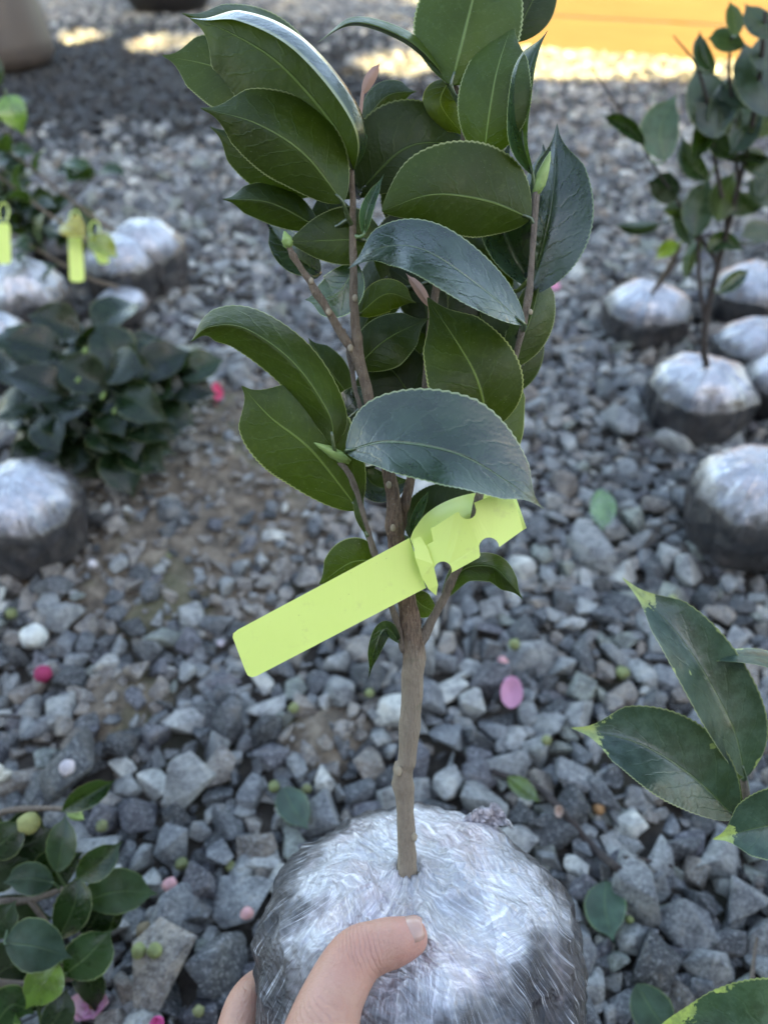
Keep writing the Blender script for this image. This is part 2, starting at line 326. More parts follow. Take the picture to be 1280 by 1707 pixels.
def mat_wood():
    k = N('orange_timber'); pos = k.n('NewGeometry').outputs['Position']; oi = k.n('ObjectInfo')
    g = k.noise(k.map(pos, (2.5, 2.5, 55)), 1, 5, .6, .6); g2 = k.noise(k.map(pos, (8, 8, 240)), 1, 3)
    col = k.ramp(k.math('MULTIPLY_ADD', g2, .3, k.math('MULTIPLY', g, .7)), [(.3, (.088, .051, .023)), (.55, (.112, .068, .032)), (.75, (.138, .086, .042))])
    col = k.mix(.25, col, k.ramp(oi.outputs['Random'], [(0, (.09, .053, .025)), (1, (.13, .081, .039))]))
    return k.done(k.bsdf(Base_Color=col, Roughness=.5, Normal=k.bump(g, .3, .003)))

M = dict(
    leaf=mat_leaf('camellia_leaf'), bush=mat_leaf('camellia_bush_leaf', (.013, .034, .011), (.035, .072, .014), rough=.30, trans=.2, coat=.04),
    pale=mat_leaf('camellia_pale_leaf', (.035, .062, .045), (.05, .095, .03), rough=.42, coat=.25), vari=mat_leaf('variegated_leaf', (.024, .050, .042), (.06, .10, .02), True, rough=.42, coat=.5),
    bright=mat_leaf('young_leaf', (.10, .19, .02), (.15, .24, .03)),
    bark=mat_bark('bark', zones=True), twig=mat_bark('young_bark', (.10, .075, .055), (.24, .19, .15)), darkbark=mat_bark('dark_bark', (.025, .018, .016), (.08, .06, .055)),
    film=mat_film('stretch_film'), film2=mat_film('stretch_film_far', white=.48, side0=.24, side1=.38, sideline=.05, gloss=.50, bs=.32, rg=.22), loose=mat_film('loose_film', alpha=True),
    tag=mat_tag(), skin=mat_skin(), nail=mat_plain('nail', (.53, .325, .265), .22, .55, .25, .06),
    stone=mat_stone('stone_single', False), gravel=mat_stone('stone_mass', True), ground=mat_ground(), wood=mat_wood(),
    bud=mat_plain('bud', (.22, .255, .105), .65, .3, var=.6, sc=110, tint=True, sss=.1, bumpy=.6), petal=mat_plain('petal', (.75, .75, .75), .55, .3, var=.12, sc=90, tint=True, trans=.2),
    budgreen=mat_plain('leaf_bud', (.22, .32, .10), .45, .4, var=.3, sc=260),
    tub=mat_plain('grey_plastic', (.062, .054, .052), .5, .4, var=.12, sc=6), blackpot=mat_plain('black_plastic', (.012, .012, .013), .45, .4),
    plaster=mat_plain('plaster', (.42, .38, .33), .85, .2, var=.1, sc=3, bumpy=.3), roof=mat_plain('roof_sheet', (.13, .12, .12), .6, .3), glass=mat_plain('dark_glass', (.02, .025, .03), .08, .6),
    door=mat_plain('door_paint', (.10, .06, .035), .5), treeleaf=mat_plain('tree_leaf', (.05, .085, .025), .5, .4, var=.4, sc=3, trans=.2), scar=mat_plain('leaf_scar', (.30, .25, .18), .8, .2, var=.3, sc=400),
    jacket=mat_plain('jacket_cloth', (.022, .026, .038), .85, .2, var=.2, sc=40), trousers=mat_plain('trouser_cloth', (.03, .03, .034), .9, .2, var=.2, sc=40), hair=mat_plain('hair', (.012, .010, .009), .5, .4, var=.3, sc=200),
    snail=mat_plain('snail_shell', (.55, .53, .44), .4, .4, var=.3, sc=300))

# ================================================================== SETTING: ground and gravel
patches = [(G(345, 790), .27, .22), (G(290, 930), .21, .14), (G(440, 840), .17, .15), (G(200, 1185), .055, .045), (G(530, 1235), .05, .045), (G(420, 690), .12, .10), (G(180, 1010), .06, .05)]
def soil_amount(x, y):
    a = 0
    for c, rx, ry in patches:
        d = ((x-c.x)/rx)**2+((y-c.y)/ry)**2
        a = max(a, math.exp(-d*1.1))
    return a*(.75+.5*noise.noise(Vector((x*14, y*14, 1))))
xs = np.concatenate([np.linspace(-60, -5, 8)[:-1], np.linspace(-5, -1.2, 30)[:-1], np.linspace(-1.2, 1.2, 140), np.linspace(1.2, 5, 30)[1:], np.linspace(5, 60, 8)[1:]])
ys = np.concatenate([np.linspace(-60, -1, 8)[:-1], np.linspace(-1, 2.2, 170), np.linspace(2.2, 9, 40)[1:], np.linspace(9, 120, 10)[1:]])
gv = []; gf = []
for y in ys:
    for x in xs:
        z = 0.0
        if abs(x) < 5 and -1 < y < 9: z = .026*soil_amount(x, y)+.006*noise.noise(Vector((x*6, y*6, 0)))+.003*noise.noise(Vector((x*40, y*40, 0)))
        gv.append((x, y, z))
nx = len(xs)
for j in range(len(ys)-1):
    for i in range(nx-1): gf.append((j*nx+i, j*nx+i+1, (j+1)*nx+i+1, (j+1)*nx+i))
gm = mesh('gravel_ground', gv, gf); ga = gm.attributes.new('bare', 'FLOAT', 'POINT'); ga.data.foreach_set('value', [soil_amount(q[0], q[1]) if abs(q[0]) < 2 and -1 < q[1] < 3 else 0.0 for q in gv])
ground = link('gravel_ground', gm, M['ground']); ground['kind'] = 'structure'; ground['label'] = 'grey gravel yard with patches of bare brown soil'

def stone_proto(seed, detail):
    rnd = random.Random(seed); bm = bmesh.new()
    sc = Vector((1, rnd.uniform(.66, .95), rnd.uniform(.5, .8)))
    for _ in range(rnd.randint(9, 14)):
        p = Vector((rnd.gauss(0, 1), rnd.gauss(0, 1), rnd.gauss(0, 1))).normalized()
        p = Vector([math.copysign(abs(c)**.72, c) for c in p])*rnd.uniform(.82, 1.08)
        bm.verts.new((p.x*sc.x, p.y*sc.y, p.z*sc.z))
    r = bmesh.ops.convex_hull(bm, input=bm.verts)
    bmesh.ops.delete(bm, geom=[g for g in bm.verts if not g.link_faces], context='VERTS')
    bmesh.ops.dissolve_limit(bm, angle_limit=R(14), verts=bm.verts[:], edges=bm.edges[:])
    if detail:
        bmesh.ops.bevel(bm, geom=bm.edges[:], offset=.085 if detail > 1 else .09, segments=2 if detail > 1 else 1, profile=.6, affect='EDGES', clamp_overlap=True)
    bmesh.ops.triangulate(bm, faces=bm.faces[:])
    if detail > 1:
        for v in bm.verts: v.co += v.co.normalized()*.05*noise.noise(v.co*2.6+Vector((seed, 0, 0)))
    me = bpy.data.meshes.new('stone'); bm.to_mesh(me); bm.free()
    me.polygons.foreach_set('use_smooth', [detail > 0]*len(me.polygons)); return me
near_p = [stone_proto(i, 2) for i in range(26)]
mid_p = [stone_proto(100+i, 1) for i in range(20)]
far_p = [stone_proto(200+i, 0) for i in range(16)]
def arr(me):
    v = np.empty(len(me.vertices)*3); me.vertices.foreach_get('co', v)
    f = np.empty(len(me.polygons)*3, dtype=np.int64); me.loops.foreach_get('vertex_index', f)
    return v.reshape(-1, 3), f.reshape(-1, 3)
A_near = [arr(m) for m in near_p]; A_mid = [arr(m) for m in mid_p]; A_far = [arr(m) for m in far_p]
for m in mid_p+far_p: bpy.data.meshes.remove(m)
grid = {}; cell = .09; stones = []
def hw(y): return (y*.766+.44)*.60+.22
def try_put(x, y, r, k, z=0.0):
    cx, cy = int(x//cell), int(y//cell)
    for a in (-1, 0, 1):
        for b in (-1, 0, 1):
            for (X, Y, Rr) in grid.get((cx+a, cy+b), ()):
                if (X-x)**2+(Y-y)**2 < ((Rr+r)*k)**2: return False
    grid.setdefault((cx, cy), []).append((x, y, r)); return True
rs = random.Random(3)
special = []
for (px, py, rr, rv) in [(1030, 712, .038, .70), (985, 915, .030, .72), (330, 1462, .024, .96), (270, 1615, .030, .30), (135, 1290, .033, .6), (375, 1612, .024, .3),
                         (300, 1530, .026, .55), (1225, 1490, .024, .55), (1150, 1540, .022, .5), (520, 1010, .020, .82)]:
    g = G(px, py, .015); special.append((g.x, g.y, rr, rv)); try_put(g.x, g.y, rr*.9, .8)
def pass_(rmin, rmax, n, y0, y1, k):
    for _ in range(n):
        y = y0+(y1-y0)*rs.random()**(.62 if y1 > 3 else .8); h = hw(y); x = rs.uniform(-h, h); r = rs.uniform(rmin, rmax)
        s = soil_amount(x, y) if y < 2.4 else 0
        if s > .35:
            if rs.random() < min(.88, s*1.35): continue
            r *= .7
        if try_put(x, y, r, k): stones.append([x, y, r, rs.random()])
pass_(.024, .031, 1900, -.25, 8.6, .9)
pass_(.016, .025, 70000, 1.6, 8.6, .66)
pass_(.013, .021, 16000, -.25, 2.2, .70)
pass_(.009, .014, 46000, -.25, 3.0, .66)
pass_(.006, .010, 24000, -.25, 1.6, .66)
holes = [(G(102, 67), .06, .24), (G(142, 65), .12, .24), (G(285, 74), .20, .34), (G(660, 108), .20, .34)]      # sun gaps cut into the crown of the added tree
grid.clear()
def under(rmin, rmax, n, y0, y1, k):
    n0 = len(stones); pass_(rmin, rmax, n, y0, y1, k)
    for q in stones[n0:]: q.append(1)
under(.016, .022, 16000, -.25, 2.6, .74); under(.009, .014, 26000, -.25, 2.2, .70)
shade_c = G(210, 140)  # centre of the shade painted into the far gravel
pieces = []
for i, st_ in enumerate(stones+[list(s) for s in special]):
    x, y, r, rv = st_[:4]; low = len(st_) > 4
    z0 = .026*soil_amount(x, y) if y < 2.4 else 0
    d = ((x-shade_c.x)/1.7)**2+((y-shade_c.y)/(1.2 if y < shade_c.y else 2.2))**2
    if d < .35+.95*rs.random() and y > 2.0 and not any(((x-c.x)/a)**2+((y-c.y)/b)**2 < 1.5 for c, a, b in holes): rv = -1.0                     # shade beside the tub painted into stone colour, sun patches left out
    elif z0 > .006 and rs.random() < .7: rv = rs.uniform(.68, .79)
    px, py, zc = to_px((x, y, .01))
    inside = -30 < px < 1310 and -30 < py < 1740
    hid = (430 < px < 980 and py > 1370)
    pieces.append((x, y, z0+(r*rs.uniform(.35, .65) if not low else r*.1-.008), r*1.22, rv, (r/zc if inside and not hid and not low else 0), i >= len(stones)))
order = sorted(range(len(pieces)), key=lambda i: -pieces[i][5]-(1 if pieces[i][6] else 0))
single = set(order[:300])
def rotm():
    return (Matrix.Rotation(rs.uniform(0, 6.28), 3, 'Z') @ Matrix.Rotation(rs.gauss(0, .38), 3, 'X') @ Matrix.Rotation(rs.gauss(0, .38), 3, 'Y'))
BV, BF = [], []
for i in single:
    x, y, z, r, rv, _, sp = pieces[i]
    o = link('stone', near_p[rs.randrange(len(near_p))], M['stone'], ground)
    o.matrix_world = Matrix.Translation((x, y, z)) @ rotm().to_4x4() @ Matrix.Diagonal((r*rs.uniform(.95, 1.2), r*rs.uniform(.9, 1.1), r*rs.uniform(.85, 1.15), 1))
    n0 = len(BV); BV += [o.matrix_world @ q.co for q in o.data.vertices]; BF += [tuple(n0+k for k in p.vertices) for p in o.data.polygons]
V = []; Fc = []; A = []; off = 0
for i in range(len(pieces)):
    if i in single: continue
    x, y, z, r, rv, sz, _ = pieces[i]
    src = A_near if (y < .75 and r > .016) else (A_mid if y < 1.9 else A_far)
    v, f = src[rs.randrange(len(src))]
    m = np.array(rotm())*(r*np.array([rs.uniform(.95, 1.2), rs.uniform(.9, 1.1), rs.uniform(.8, 1.15)]))
    wv3 = v @ m.T+np.array([x, y, z])
    if y < 1.7:
        n0 = len(BV); BV += [Vector(q) for q in wv3]; BF += [tuple(int(k)+n0 for k in t) for t in f]
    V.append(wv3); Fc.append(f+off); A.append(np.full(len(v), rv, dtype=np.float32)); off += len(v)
V = np.concatenate(V); Fc = np.concatenate(Fc); A = np.concatenate(A)
me = bpy.data.meshes.new('gravel'); me.vertices.add(len(V)); me.vertices.foreach_set('co', V.ravel())
me.loops.add(Fc.size); me.loops.foreach_set('vertex_index', Fc.ravel().astype(np.int32))
me.polygons.add(len(Fc)); me.polygons.foreach_set('loop_start', np.arange(0, Fc.size, 3, dtype=np.int32)); me.polygons.foreach_set('loop_total', np.full(len(Fc), 3, dtype=np.int32))
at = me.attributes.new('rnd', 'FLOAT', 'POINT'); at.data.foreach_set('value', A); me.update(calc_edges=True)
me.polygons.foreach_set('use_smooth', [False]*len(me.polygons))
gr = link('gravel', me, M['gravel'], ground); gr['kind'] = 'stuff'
BVH = BVHTree.FromPolygons(BV, BF)
def on_gravel(px, py, h=0.0):
    """the point of the stony ground that the pixel looks at, raised by h"""
    d = (P(px, py, 1)-C0).normalized(); hit = BVH.ray_cast(C0, d, 6.0)[0]; g = G(px, py)
    if hit is None or hit.z < 0: hit = g
    return hit+Vector((0, 0, h))

# ------------------------------------------------------------------ unseen building and tree, added behind the viewer to cast the shade
def box(name, lo, hi, mat, parent=None, bev=0.0):
    bm = bmesh.new(); bmesh.ops.create_cube(bm, size=1)
    for v in bm.verts: v.co = Vector([(lo[i]+hi[i])/2+v.co[i]*(hi[i]-lo[i]) for i in range(3)])
    if bev: bmesh.ops.bevel(bm, geom=bm.edges[:], offset=bev, segments=2, affect='EDGES')
    me = bpy.data.meshes.new(name); bm.to_mesh(me); bm.free(); o = link(name, me, mat)
    return child(o, parent) if parent else o
SH = 3.95; eave = (SH+4.3)*math.tan(SUN_EL)/math.cos(math.pi-SUN_ROT)
hs = empty('added_shade_house', (1, -5.3, 0), 'unseen plastered building with a lean-to roof, added to shade the gravel yard', 'added_shade_house')
box('wall', (-8, -6.4, 0), (11, -4.6, eave-.12), M['plaster'], hs)
box('roof', (-8.4, -6.8, eave-.118), (11.4, -4.3, eave), M['roof'], hs)  # roof of the added shade house
d_ = box('door', (.2, -4.598, 0), (1.1, -4.54, 2.05), M['door'], hs); box('added_house_handle', (.28, -4.538, 1.0), (.42, -4.49, 1.03), M['roof'], d_)  # door of the added shade house
for x in (-4, 4.5):
    box('added_house_window', (x, -4.598, 1.0), (x+1.4, -4.55, 2.2), M['glass'], hs)
tr = empty('added_shade_tree', (1.2, -8.2, 0), 'unseen broadleaf tree, added with a crown shaped to dapple the gravel yard', 'tree')
v, f = [], []
tube_vf(catmull([(1.2, -8.2, 0), (1.3, -8.1, 2), (1.1, -8.0, 4), (1.2, -8, 5.6)], 10), np.linspace(.22, .10, 10), 10, .1, v, f)
for a in range(9):
    an = a*.7; e = Vector((1.2+2.5*math.cos(an), -8+.9*math.sin(an), 6.2+1.6*math.sin(a*2.1)))
    tube_vf(catmull([(1.15, -8, 4+a*.15), (1.2+1.1*math.cos(an), -8+.4*math.sin(an), 5.4), e], 8), np.linspace(.08, .02, 8), 6, 0, v, f)
child(link('trunk', mesh('trunk', v, f), M['bark']), tr)
tv, tf = [], []; rt = random.Random(5)
while len(tf) < 16000:
    gx, gy = rt.uniform(-7, .34), rt.uniform(3.6, 10.5)
    if gx > .30-.25*rt.random()*max(0, gy-4): continue
    if any(((gx-c.x)/a)**2+((gy-c.y)/b)**2 < 1.0 for c, a, b in holes): continue  # crown left open where sun patches should fall
    yy = rt.uniform(-9, -7); t = (gy-yy)/(-S.y); c = Vector((gx, gy, 0))+S*t
    q = Vector((rt.gauss(0, 1), rt.gauss(0, 1), rt.gauss(0, 1))).normalized(); a = q.orthogonal().normalized(); b = q.cross(a); s = rt.uniform(.05, .085); n0 = len(tv)
    tv += [c-a*s*1.6, c+b*s*.8, c+a*s*1.6, c-b*s*.8]; tf.append((n0, n0+1, n0+2, n0+3))
cr = child(link('crown', mesh('crown', tv, tf, False), M['treeleaf']), tr); cr['kind'] = 'stuff'

# ------------------------------------------------------------------ sunlit timber wall, tub, black pot
a_, b_ = G(890, 86), G(1172, 106)
dr = (b_-a_).normalized(); st0 = a_-dr*.42; wl = 3.2
tw = empty('timber_wall', st0, 'sunlit orange timber wall of wide horizontal boards at the end of the yard', 'wall')
ang = math.atan2(dr.y, dr.x)
rw = Matrix.Translation(st0) @ Matrix.Rotation(ang, 4, 'Z')
def plankobj(name, lo, hi, bev=.004):
    o = box(name, lo, hi, M['wood'], None, bev); o.matrix_world = rw; bpy.context.view_layer.update(); o.parent = tw; o.matrix_parent_inverse = Matrix.Translation(-tw.location); return o
for i in range(6): plankobj('plank', (0, .006*(i % 2), .004+i*.165), (wl, .045+.006*(i % 2), .004+i*.165+.161))
for x in (.02, 1.1, 2.2, 3.1): plankobj('post', (x, .052, 0), (x+.08, .13, 1.0))
def lathe(name, prof, mat, seg=40, lump=0.0, seed=0, cap=True, uvk=None):
    v = []; f = []; uv = []; L = 0
    tot = sum(math.dist(prof[i], prof[i+1]) for i in range(len(prof)-1))
    for i, (r, z) in enumerate(prof):
        if i: L += math.dist(prof[i-1], prof[i])
        for s in range(seg+1):
            a = 2*math.pi*s/seg; c = Vector((math.cos(a)*r, math.sin(a)*r, z))
            k = 1+lump*(noise.noise(c*18+Vector((seed*3.1, 0, 0)))*.7+noise.noise(c*45+Vector((0, seed*2.3, 0)))*.3)
            v.append((c.x*k, c.y*k, c.z*(1+.3*(k-1)))); uv.append((s/seg*(4 if uvk is None else uvk), L/tot))
    for i in range(len(prof)-1):
        for s in range(seg): q = i*(seg+1)+s; f.append((q, q+1, q+seg+2, q+seg+1))
    return link(name, mesh(name, v, f, True, uv), mat)
g = G(-14, 118)
tub = empty('plastic_tub', g, 'large grey brown smooth plastic tub with rounded base on the gravel', 'tub')
o = lathe('body', [(.0, .01), (.2, .01), (.26, .018), (.30, .04), (.325, .08), (.322, .14), (.30, .3), (.27, .5), (.265, .52)], M['tub'], 48); o.location = g; child(o, tub)
o = lathe('rim', [(.262, .50), (.285, .505), (.288, .525), (.28, .54), (.25, .54), (.245, .5), (.25, .1), (.0, .08)], M['tub'], 48); o.location = g; child(o, tub)
g = G(285, 22)
bp = empty('black_pot', g, 'wide black plastic plant pot standing beyond the tub', 'pot')
o = lathe('body', [(0, .01), (.22, .01), (.25, .02), (.30, .10), (.36, .42), (.38, .43), (.385, .46), (.37, .47), (.35, .45), (.3, .1), (0, .09)], M['blackpot'], 48); o.location = g; child(o, bp)

# ================================================================== LEAVES
def wprof(u, blunt=0.0):
    f = math.sin(math.pi*min(1, max(0, u))**.86)**.78
    if u > .76: f *= 1-(.70-.70*blunt)*(lambda q: q*q*(3-2*q))(min(1, (u-.76)/.20))**.8
    return max(f, 0)
def leaf_traced(name, mid, wl_, wr, face, z0, parent, mat, tint=(1, 1, 1), sl=None, sr=None, blunt=0.0, curlR=0.0, curlL=0.0, nu=112, nv=7, base=None, teeth=.019, cup=.10, wave=.0, wtrue=.27, prad=.0011, acute=0.0):
    """mid: (px,py,dz_mm) from base to tip. wl_/wr: visible half widths in px. sl/sr: +1 = that edge leans away from the lens"""
    rl = random.Random(hash((round(mid[0][0]), round(mid[-1][1]))) & 0xffff)
    pts = catmull([(p[0], p[1], z0*1000+(p[2] if len(p) > 2 else 0)) for p in mid], nu)
    w3 = [P(p.x, p.y, p.z/1000) for p in pts]; L = sum((w3[i+1]-w3[i]).length for i in range(nu-1))
    zc = pts[nu//2].z/1000
    if sl is None: sl = 1 if face == 'D' else -1
    if sr is None: sr = 1 if face == 'D' else -1
    W = wtrue*L
    def dep(wpx):
        a = wpx*zc/F; return min(math.sqrt(max(W*W-a*a, 0)), .75*W)
    dl, dr_ = dep(wl_)*sl, dep(wr)*sr
    v = []; uv = []; f = []
    ph = rl.random()*6
    for i in range(nu):
        u = i/(nu-1); p = pts[i]
        t = pts[min(i+1, nu-1)]-pts[max(i-1, 0)]; n = Vector((t.y, -t.x)); n = n.normalized() if n.length > 1e-6 else Vector((1, 0))
        k = wprof(u, blunt)
        if acute and u > .5: k *= 1-acute*((u-.5)/.5)**1.2
        for j in range(-nv, nv+1):
            s = abs(j)/nv; left = j < 0
            wpx, dd = (wl_, dl) if left else (wr, dr_)
            wpx = abs(wpx); curl = curlL if left else curlR
            e = s
            tw_ = 1+(teeth*(((u*37+ph) % 1)-.45)*2 if s > .97 else 0)
            offp = wpx*k*e*tw_
            dz = dd*k*e
            bow = cup*W*k*math.sin(math.pi*s)*(-1 if face == 'D' else 1)*.5
            if curl and s > .62:
                q = (s-.62)/.38; offp = wpx*k*(.62+.38*q-curl*q*q); dz = dd*k*.62-abs(curl)*W*k*.9*q
            dz += wave*W*math.sin(u*13+ph+(1.3 if left else 0))*s*k
            v.append(P(p.x+n.x*offp*(1 if left else -1), p.y+n.y*offp*(1 if left else -1), p.z/1000+dz+bow)); uv.append((u, (j/nv+1)/2))
    m = 2*nv+1
    for i in range(nu-1):
        for j in range(m-1):
            q = i*m+j; fc = (q, q+1, q+m+1, q+m)
            f.append(fc)
    # orientation: normal towards lens for upper face
    a, b, c = v[(nu//2)*m+nv], v[(nu//2)*m+nv+2], v[(nu//2+3)*m+nv]
    nn = (b-a).cross(c-a); tocam = (C0-a).dot(nn) > 0
    if tocam != (face == 'U'): f = [q[::-1] for q in f]
    # petiole
    if base is not None:
        b0 = w3[0]; d = (w3[2]-w3[0]).normalized(); n0 = len(v)
        pp = catmull([base, base.lerp(b0, .55)+(b0-base).length*.12*Vector((0, 0, -1)), b0, b0+d*L*.06], 10)
        tube_vf(pp, np.linspace(prad*1.25, prad*.6, 10), 7, 0, v, f); uv += [(.02, .5)]*(len(v)-n0)
    o = link(name, mesh(name, v, f, True, uv), mat); o.color = (*tint, 1)
    return child(o, parent)

def leaf_local(seed):
    """leaf of length 1 along +Y from the origin, upper side +Z"""
    rl = random.Random(seed); nu, nv = 20, 4; v = []; f = []; uv = []
    droop = rl.uniform(.1, .45); fold = rl.uniform(.10, .35); wd = rl.uniform(.27, .34); tw_ = rl.uniform(-.4, .4)
    for i in range(nu):
        u = i/(nu-1); y = .12+.88*u*(1-.12*droop*u); z = -droop*.55*u*u+.08*math.sin(u*3); k = wprof(u)*wd
        for j in range(-nv, nv+1):
            s = j/nv; ca, sa = math.cos(tw_*u), math.sin(tw_*u); x = s*k; zz = abs(s)*k*fold+.01*math.sin(u*15+s*2)*abs(s)
            v.append((x*ca-zz*sa, y, z+x*sa+zz*ca)); uv.append((u, (s+1)/2))
    m = 2*nv+1
    for i in range(nu-1):
        for j in range(m-1): q = i*m+j; f.append((q, q+1, q+m+1, q+m))
    n0 = len(v); tube_vf([(0, 0, .0), (0, .06, .0), (0, .14, .0)], [.018, .014, .010], 5, 0, v, f); uv += [(.02, .5)]*(len(v)-n0)
    return mesh('leaf', v, f, True, uv)
LP = {k: [leaf_local(i) for i in range(7)] for k in ('bush', 'pale', 'bright')}
def put_leaf(parent, kind, pos, direction, upv, size, tint=(1, 1, 1), rr=random):
    y = direction.normalized(); x = y.cross(upv); x = x.normalized() if x.length > 1e-3 else XR.copy(); z = x.cross(y)
    me = LP[kind][rr.randrange(7)]
    o = link('leaf', me, M[kind]); o.color = (*tint, 1)
    o.matrix_world = Matrix.Translation(pos) @ Matrix((x, y, z)).transposed().to_4x4() @ Matrix.Diagonal((size, size, size, 1))
    bpy.context.view_layer.update
    o.parent = parent; o.matrix_parent_inverse = Matrix.Translation(-parent.location)
    return o

# ================================================================== HELD CAMELLIA
Z0 = .370
BX, BZ, BR = .0185, .386, .083            # ball axis in camera space
BYT = -.1880
def ball_surface(rho, dz=0.0): return BYT-.032*(rho/BR)**3+.30*dz
def camP(X, Y, z): return C0+XR*X+UP*Y+FW*z
def ball_depth(px, py):
    z = .25
    while z < .5:
        X, Y = (px-640)/F*z, -(py-853.5)/F*z; rho = math.hypot(X-BX, z-BZ)
        if rho < BR and Y < ball_surface(rho, z-BZ): return z
        z += .0005
    return None
base = camP(BX, -.33, BZ)
hc = empty('camellia_sapling', base, 'young camellia with glossy leaves and film wrapped root ball, held up in the hand', 'plant', 'camellia saplings with wrapped root balls')
# --- root ball
prof = []
for i in range(80):
    rho = .0046+(BR-.0046)*math.sin(i/79*math.pi/2)**.9; prof.append((rho, ball_surface(rho)+.0035*math.exp(-((rho-.0075)/.003)**2)-(.004 if i == 0 else 0)))
yb = prof[-1][1]
for i in range(1, 46):
    t = i/45; prof.append((BR*(1.015-.09*max(0, t-.35)**1.5), yb-.095*t))
for i in range(1, 10):
    t = i/9; prof.append((BR*.965*math.cos(t*math.pi/2)+.001, yb-.095-.03*math.sin(t*math.pi/2)))
def film_ball(name, prof, mat, seg, ax, lump=1.0, seed=0, grow=0.0, ridge=1.0):
    v = []; f = []; uv = []; L = 0; tot = sum(math.dist(prof[i], prof[i+1]) for i in range(len(prof)-1))
    for i, (r, y) in enumerate(prof):
        if i: L += math.dist(prof[i-1], prof[i])
        for s in range(seg):
            a = 2*math.pi*s/seg; c = Vector((math.cos(a)*r, y, math.sin(a)*r)); q = c+Vector((seed, 0, 0))
            d = .0042*noise.noise(q*22)+.0022*noise.noise(q*55)+.0035*abs(noise.noise(Vector((a*2.2, y*9+L*9, seed))))
            rad = .0016*noise.noise(Vector((math.cos(a)*7, math.sin(a)*7, L*6)))+.0009*noise.noise(Vector((math.cos(a)*16, math.sin(a)*16, L*9)))
            rdg = 1-min(1, 5*abs(noise.noise(Vector((math.cos(a)*r*26, math.sin(a)*r*14, y*9+seed)))))
            rd2 = 1-min(1, 5*abs(noise.noise(Vector((math.cos(a)*r*15+7, math.sin(a)*r*40, y*12+seed)))))
            d += (.0016*rdg*rdg+.0012*rd2*rd2)*ridge
            if r < .02: d *= .3; rad *= .3
            d = (d+rad)*lump+grow
            nrm = Vector((math.cos(a), .0, math.sin(a)))*(min(1, r/.07))+Vector((0, 1, 0))*(1-min(1, r/.09))
            c += nrm*d; v.append(ax(c)); uv.append((abs(2*s/seg-1)*2.6, L/tot))
    for i in range(len(prof)-1):
        for s in range(seg): q = i*seg; f.append((q+s, q+(s+1) % seg, q+seg+(s+1) % seg, q+seg+s))
    return link(name, mesh(name, v, f, True, uv), mat)
ax = lambda c: camP(BX+c.x-.006*max(0, 1-math.hypot(c.x, c.z)/BR), c.y+.30*c.z*min(1, max(0, 1+(c.y-BYT+.04)/.08)), BZ+c.z)
o = film_ball('root_ball', prof, M['film'], 260, ax, 1.7); o['label'] = 'soil ball wrapped in crinkled clear stretch film'
rb = child(o, hc)
# soil plug in the hole where the stem enters
o = tube('soil_collar', [camP(BX-.0058, BYT-.004, BZ-.001), camP(BX-.0058, BYT-.014, BZ-.001)], [.0060, .0060], M['darkbark'], 20, 4); child(o, hc)
# loose film skirts: thin sheets standing off the ball
def film_sheet(name, a0, a1, y0, y1, offs, seed):
    v = []; f = []; uv = []; na, ny = 40, 26
    for j in range(ny):
        ty = j/(ny-1); y = y0+(y1-y0)*ty
        for i in range(na):
            ta = i/(na-1); a = a0+(a1-a0)*ta
            r = BR*1.03+offs*math.sin(math.pi*ta)*(.15+.85*ty)+.0025*noise.noise(Vector((a*6, y*25, seed)))+.0012*noise.noise(Vector((a*22, y*14, seed+3)))
            if ty < .25: r -= (1-ty/.25)**2*.018
            v.append(camP(BX+math.cos(a)*r, y, BZ-math.sin(a)*r)); uv.append((ta*1.6, .55+.4*ty))
    for j in range(ny-1):
        for i in range(na-1): q = j*na+i; f.append((q, q+1, q+na+1, q+na))
    return child(link(name, mesh(name, v, f, True, uv), M['loose']), rb)
film_sheet('film_flap', R(-30), R(85), BYT-.018, BYT-.15, .011, 2.0)
film_sheet('film_flap', R(120), R(215), BYT-.024, BYT-.15, .003, 7.0)
# crumpled film fins standing on the back rim
for (px0, px1, py, hh, sd) in [(765, 850, 1376, .0125, 1), (625, 705, 1380, .008, 4)]:
    v = []; f = []; uv = []; na, nb = 30, 14
    for b in range(nb):
        tb = b/(nb-1)
        for a in range(na):
            ta = a/(na-1); q = Vector((ta*5+sd*3, tb*3, sd)); env = math.sin(math.pi*ta)**.6
            p0 = P(px0+(px1-px0)*ta, py+(14 if sd == 8 else 0)*ta, .438)
            v.append(p0+UP*(hh*tb*env*(1+.5*noise.noise(q*1.3)))+FW*(.005*noise.noise(q)+.003*noise.noise(q*2.7)-.004*tb)+XR*(.003*noise.noise(q*1.9+Vector((9, 0, 0)))))
            uv.append((ta*.5, .15+.1*tb))
    for b in range(nb-1):
        for a in range(na-1): q = b*na+a; f.append((q, q+1, q+na+1, q+na))
    child(link('film_fin', mesh('film_fin', v, f, True, uv), M['film']), rb)
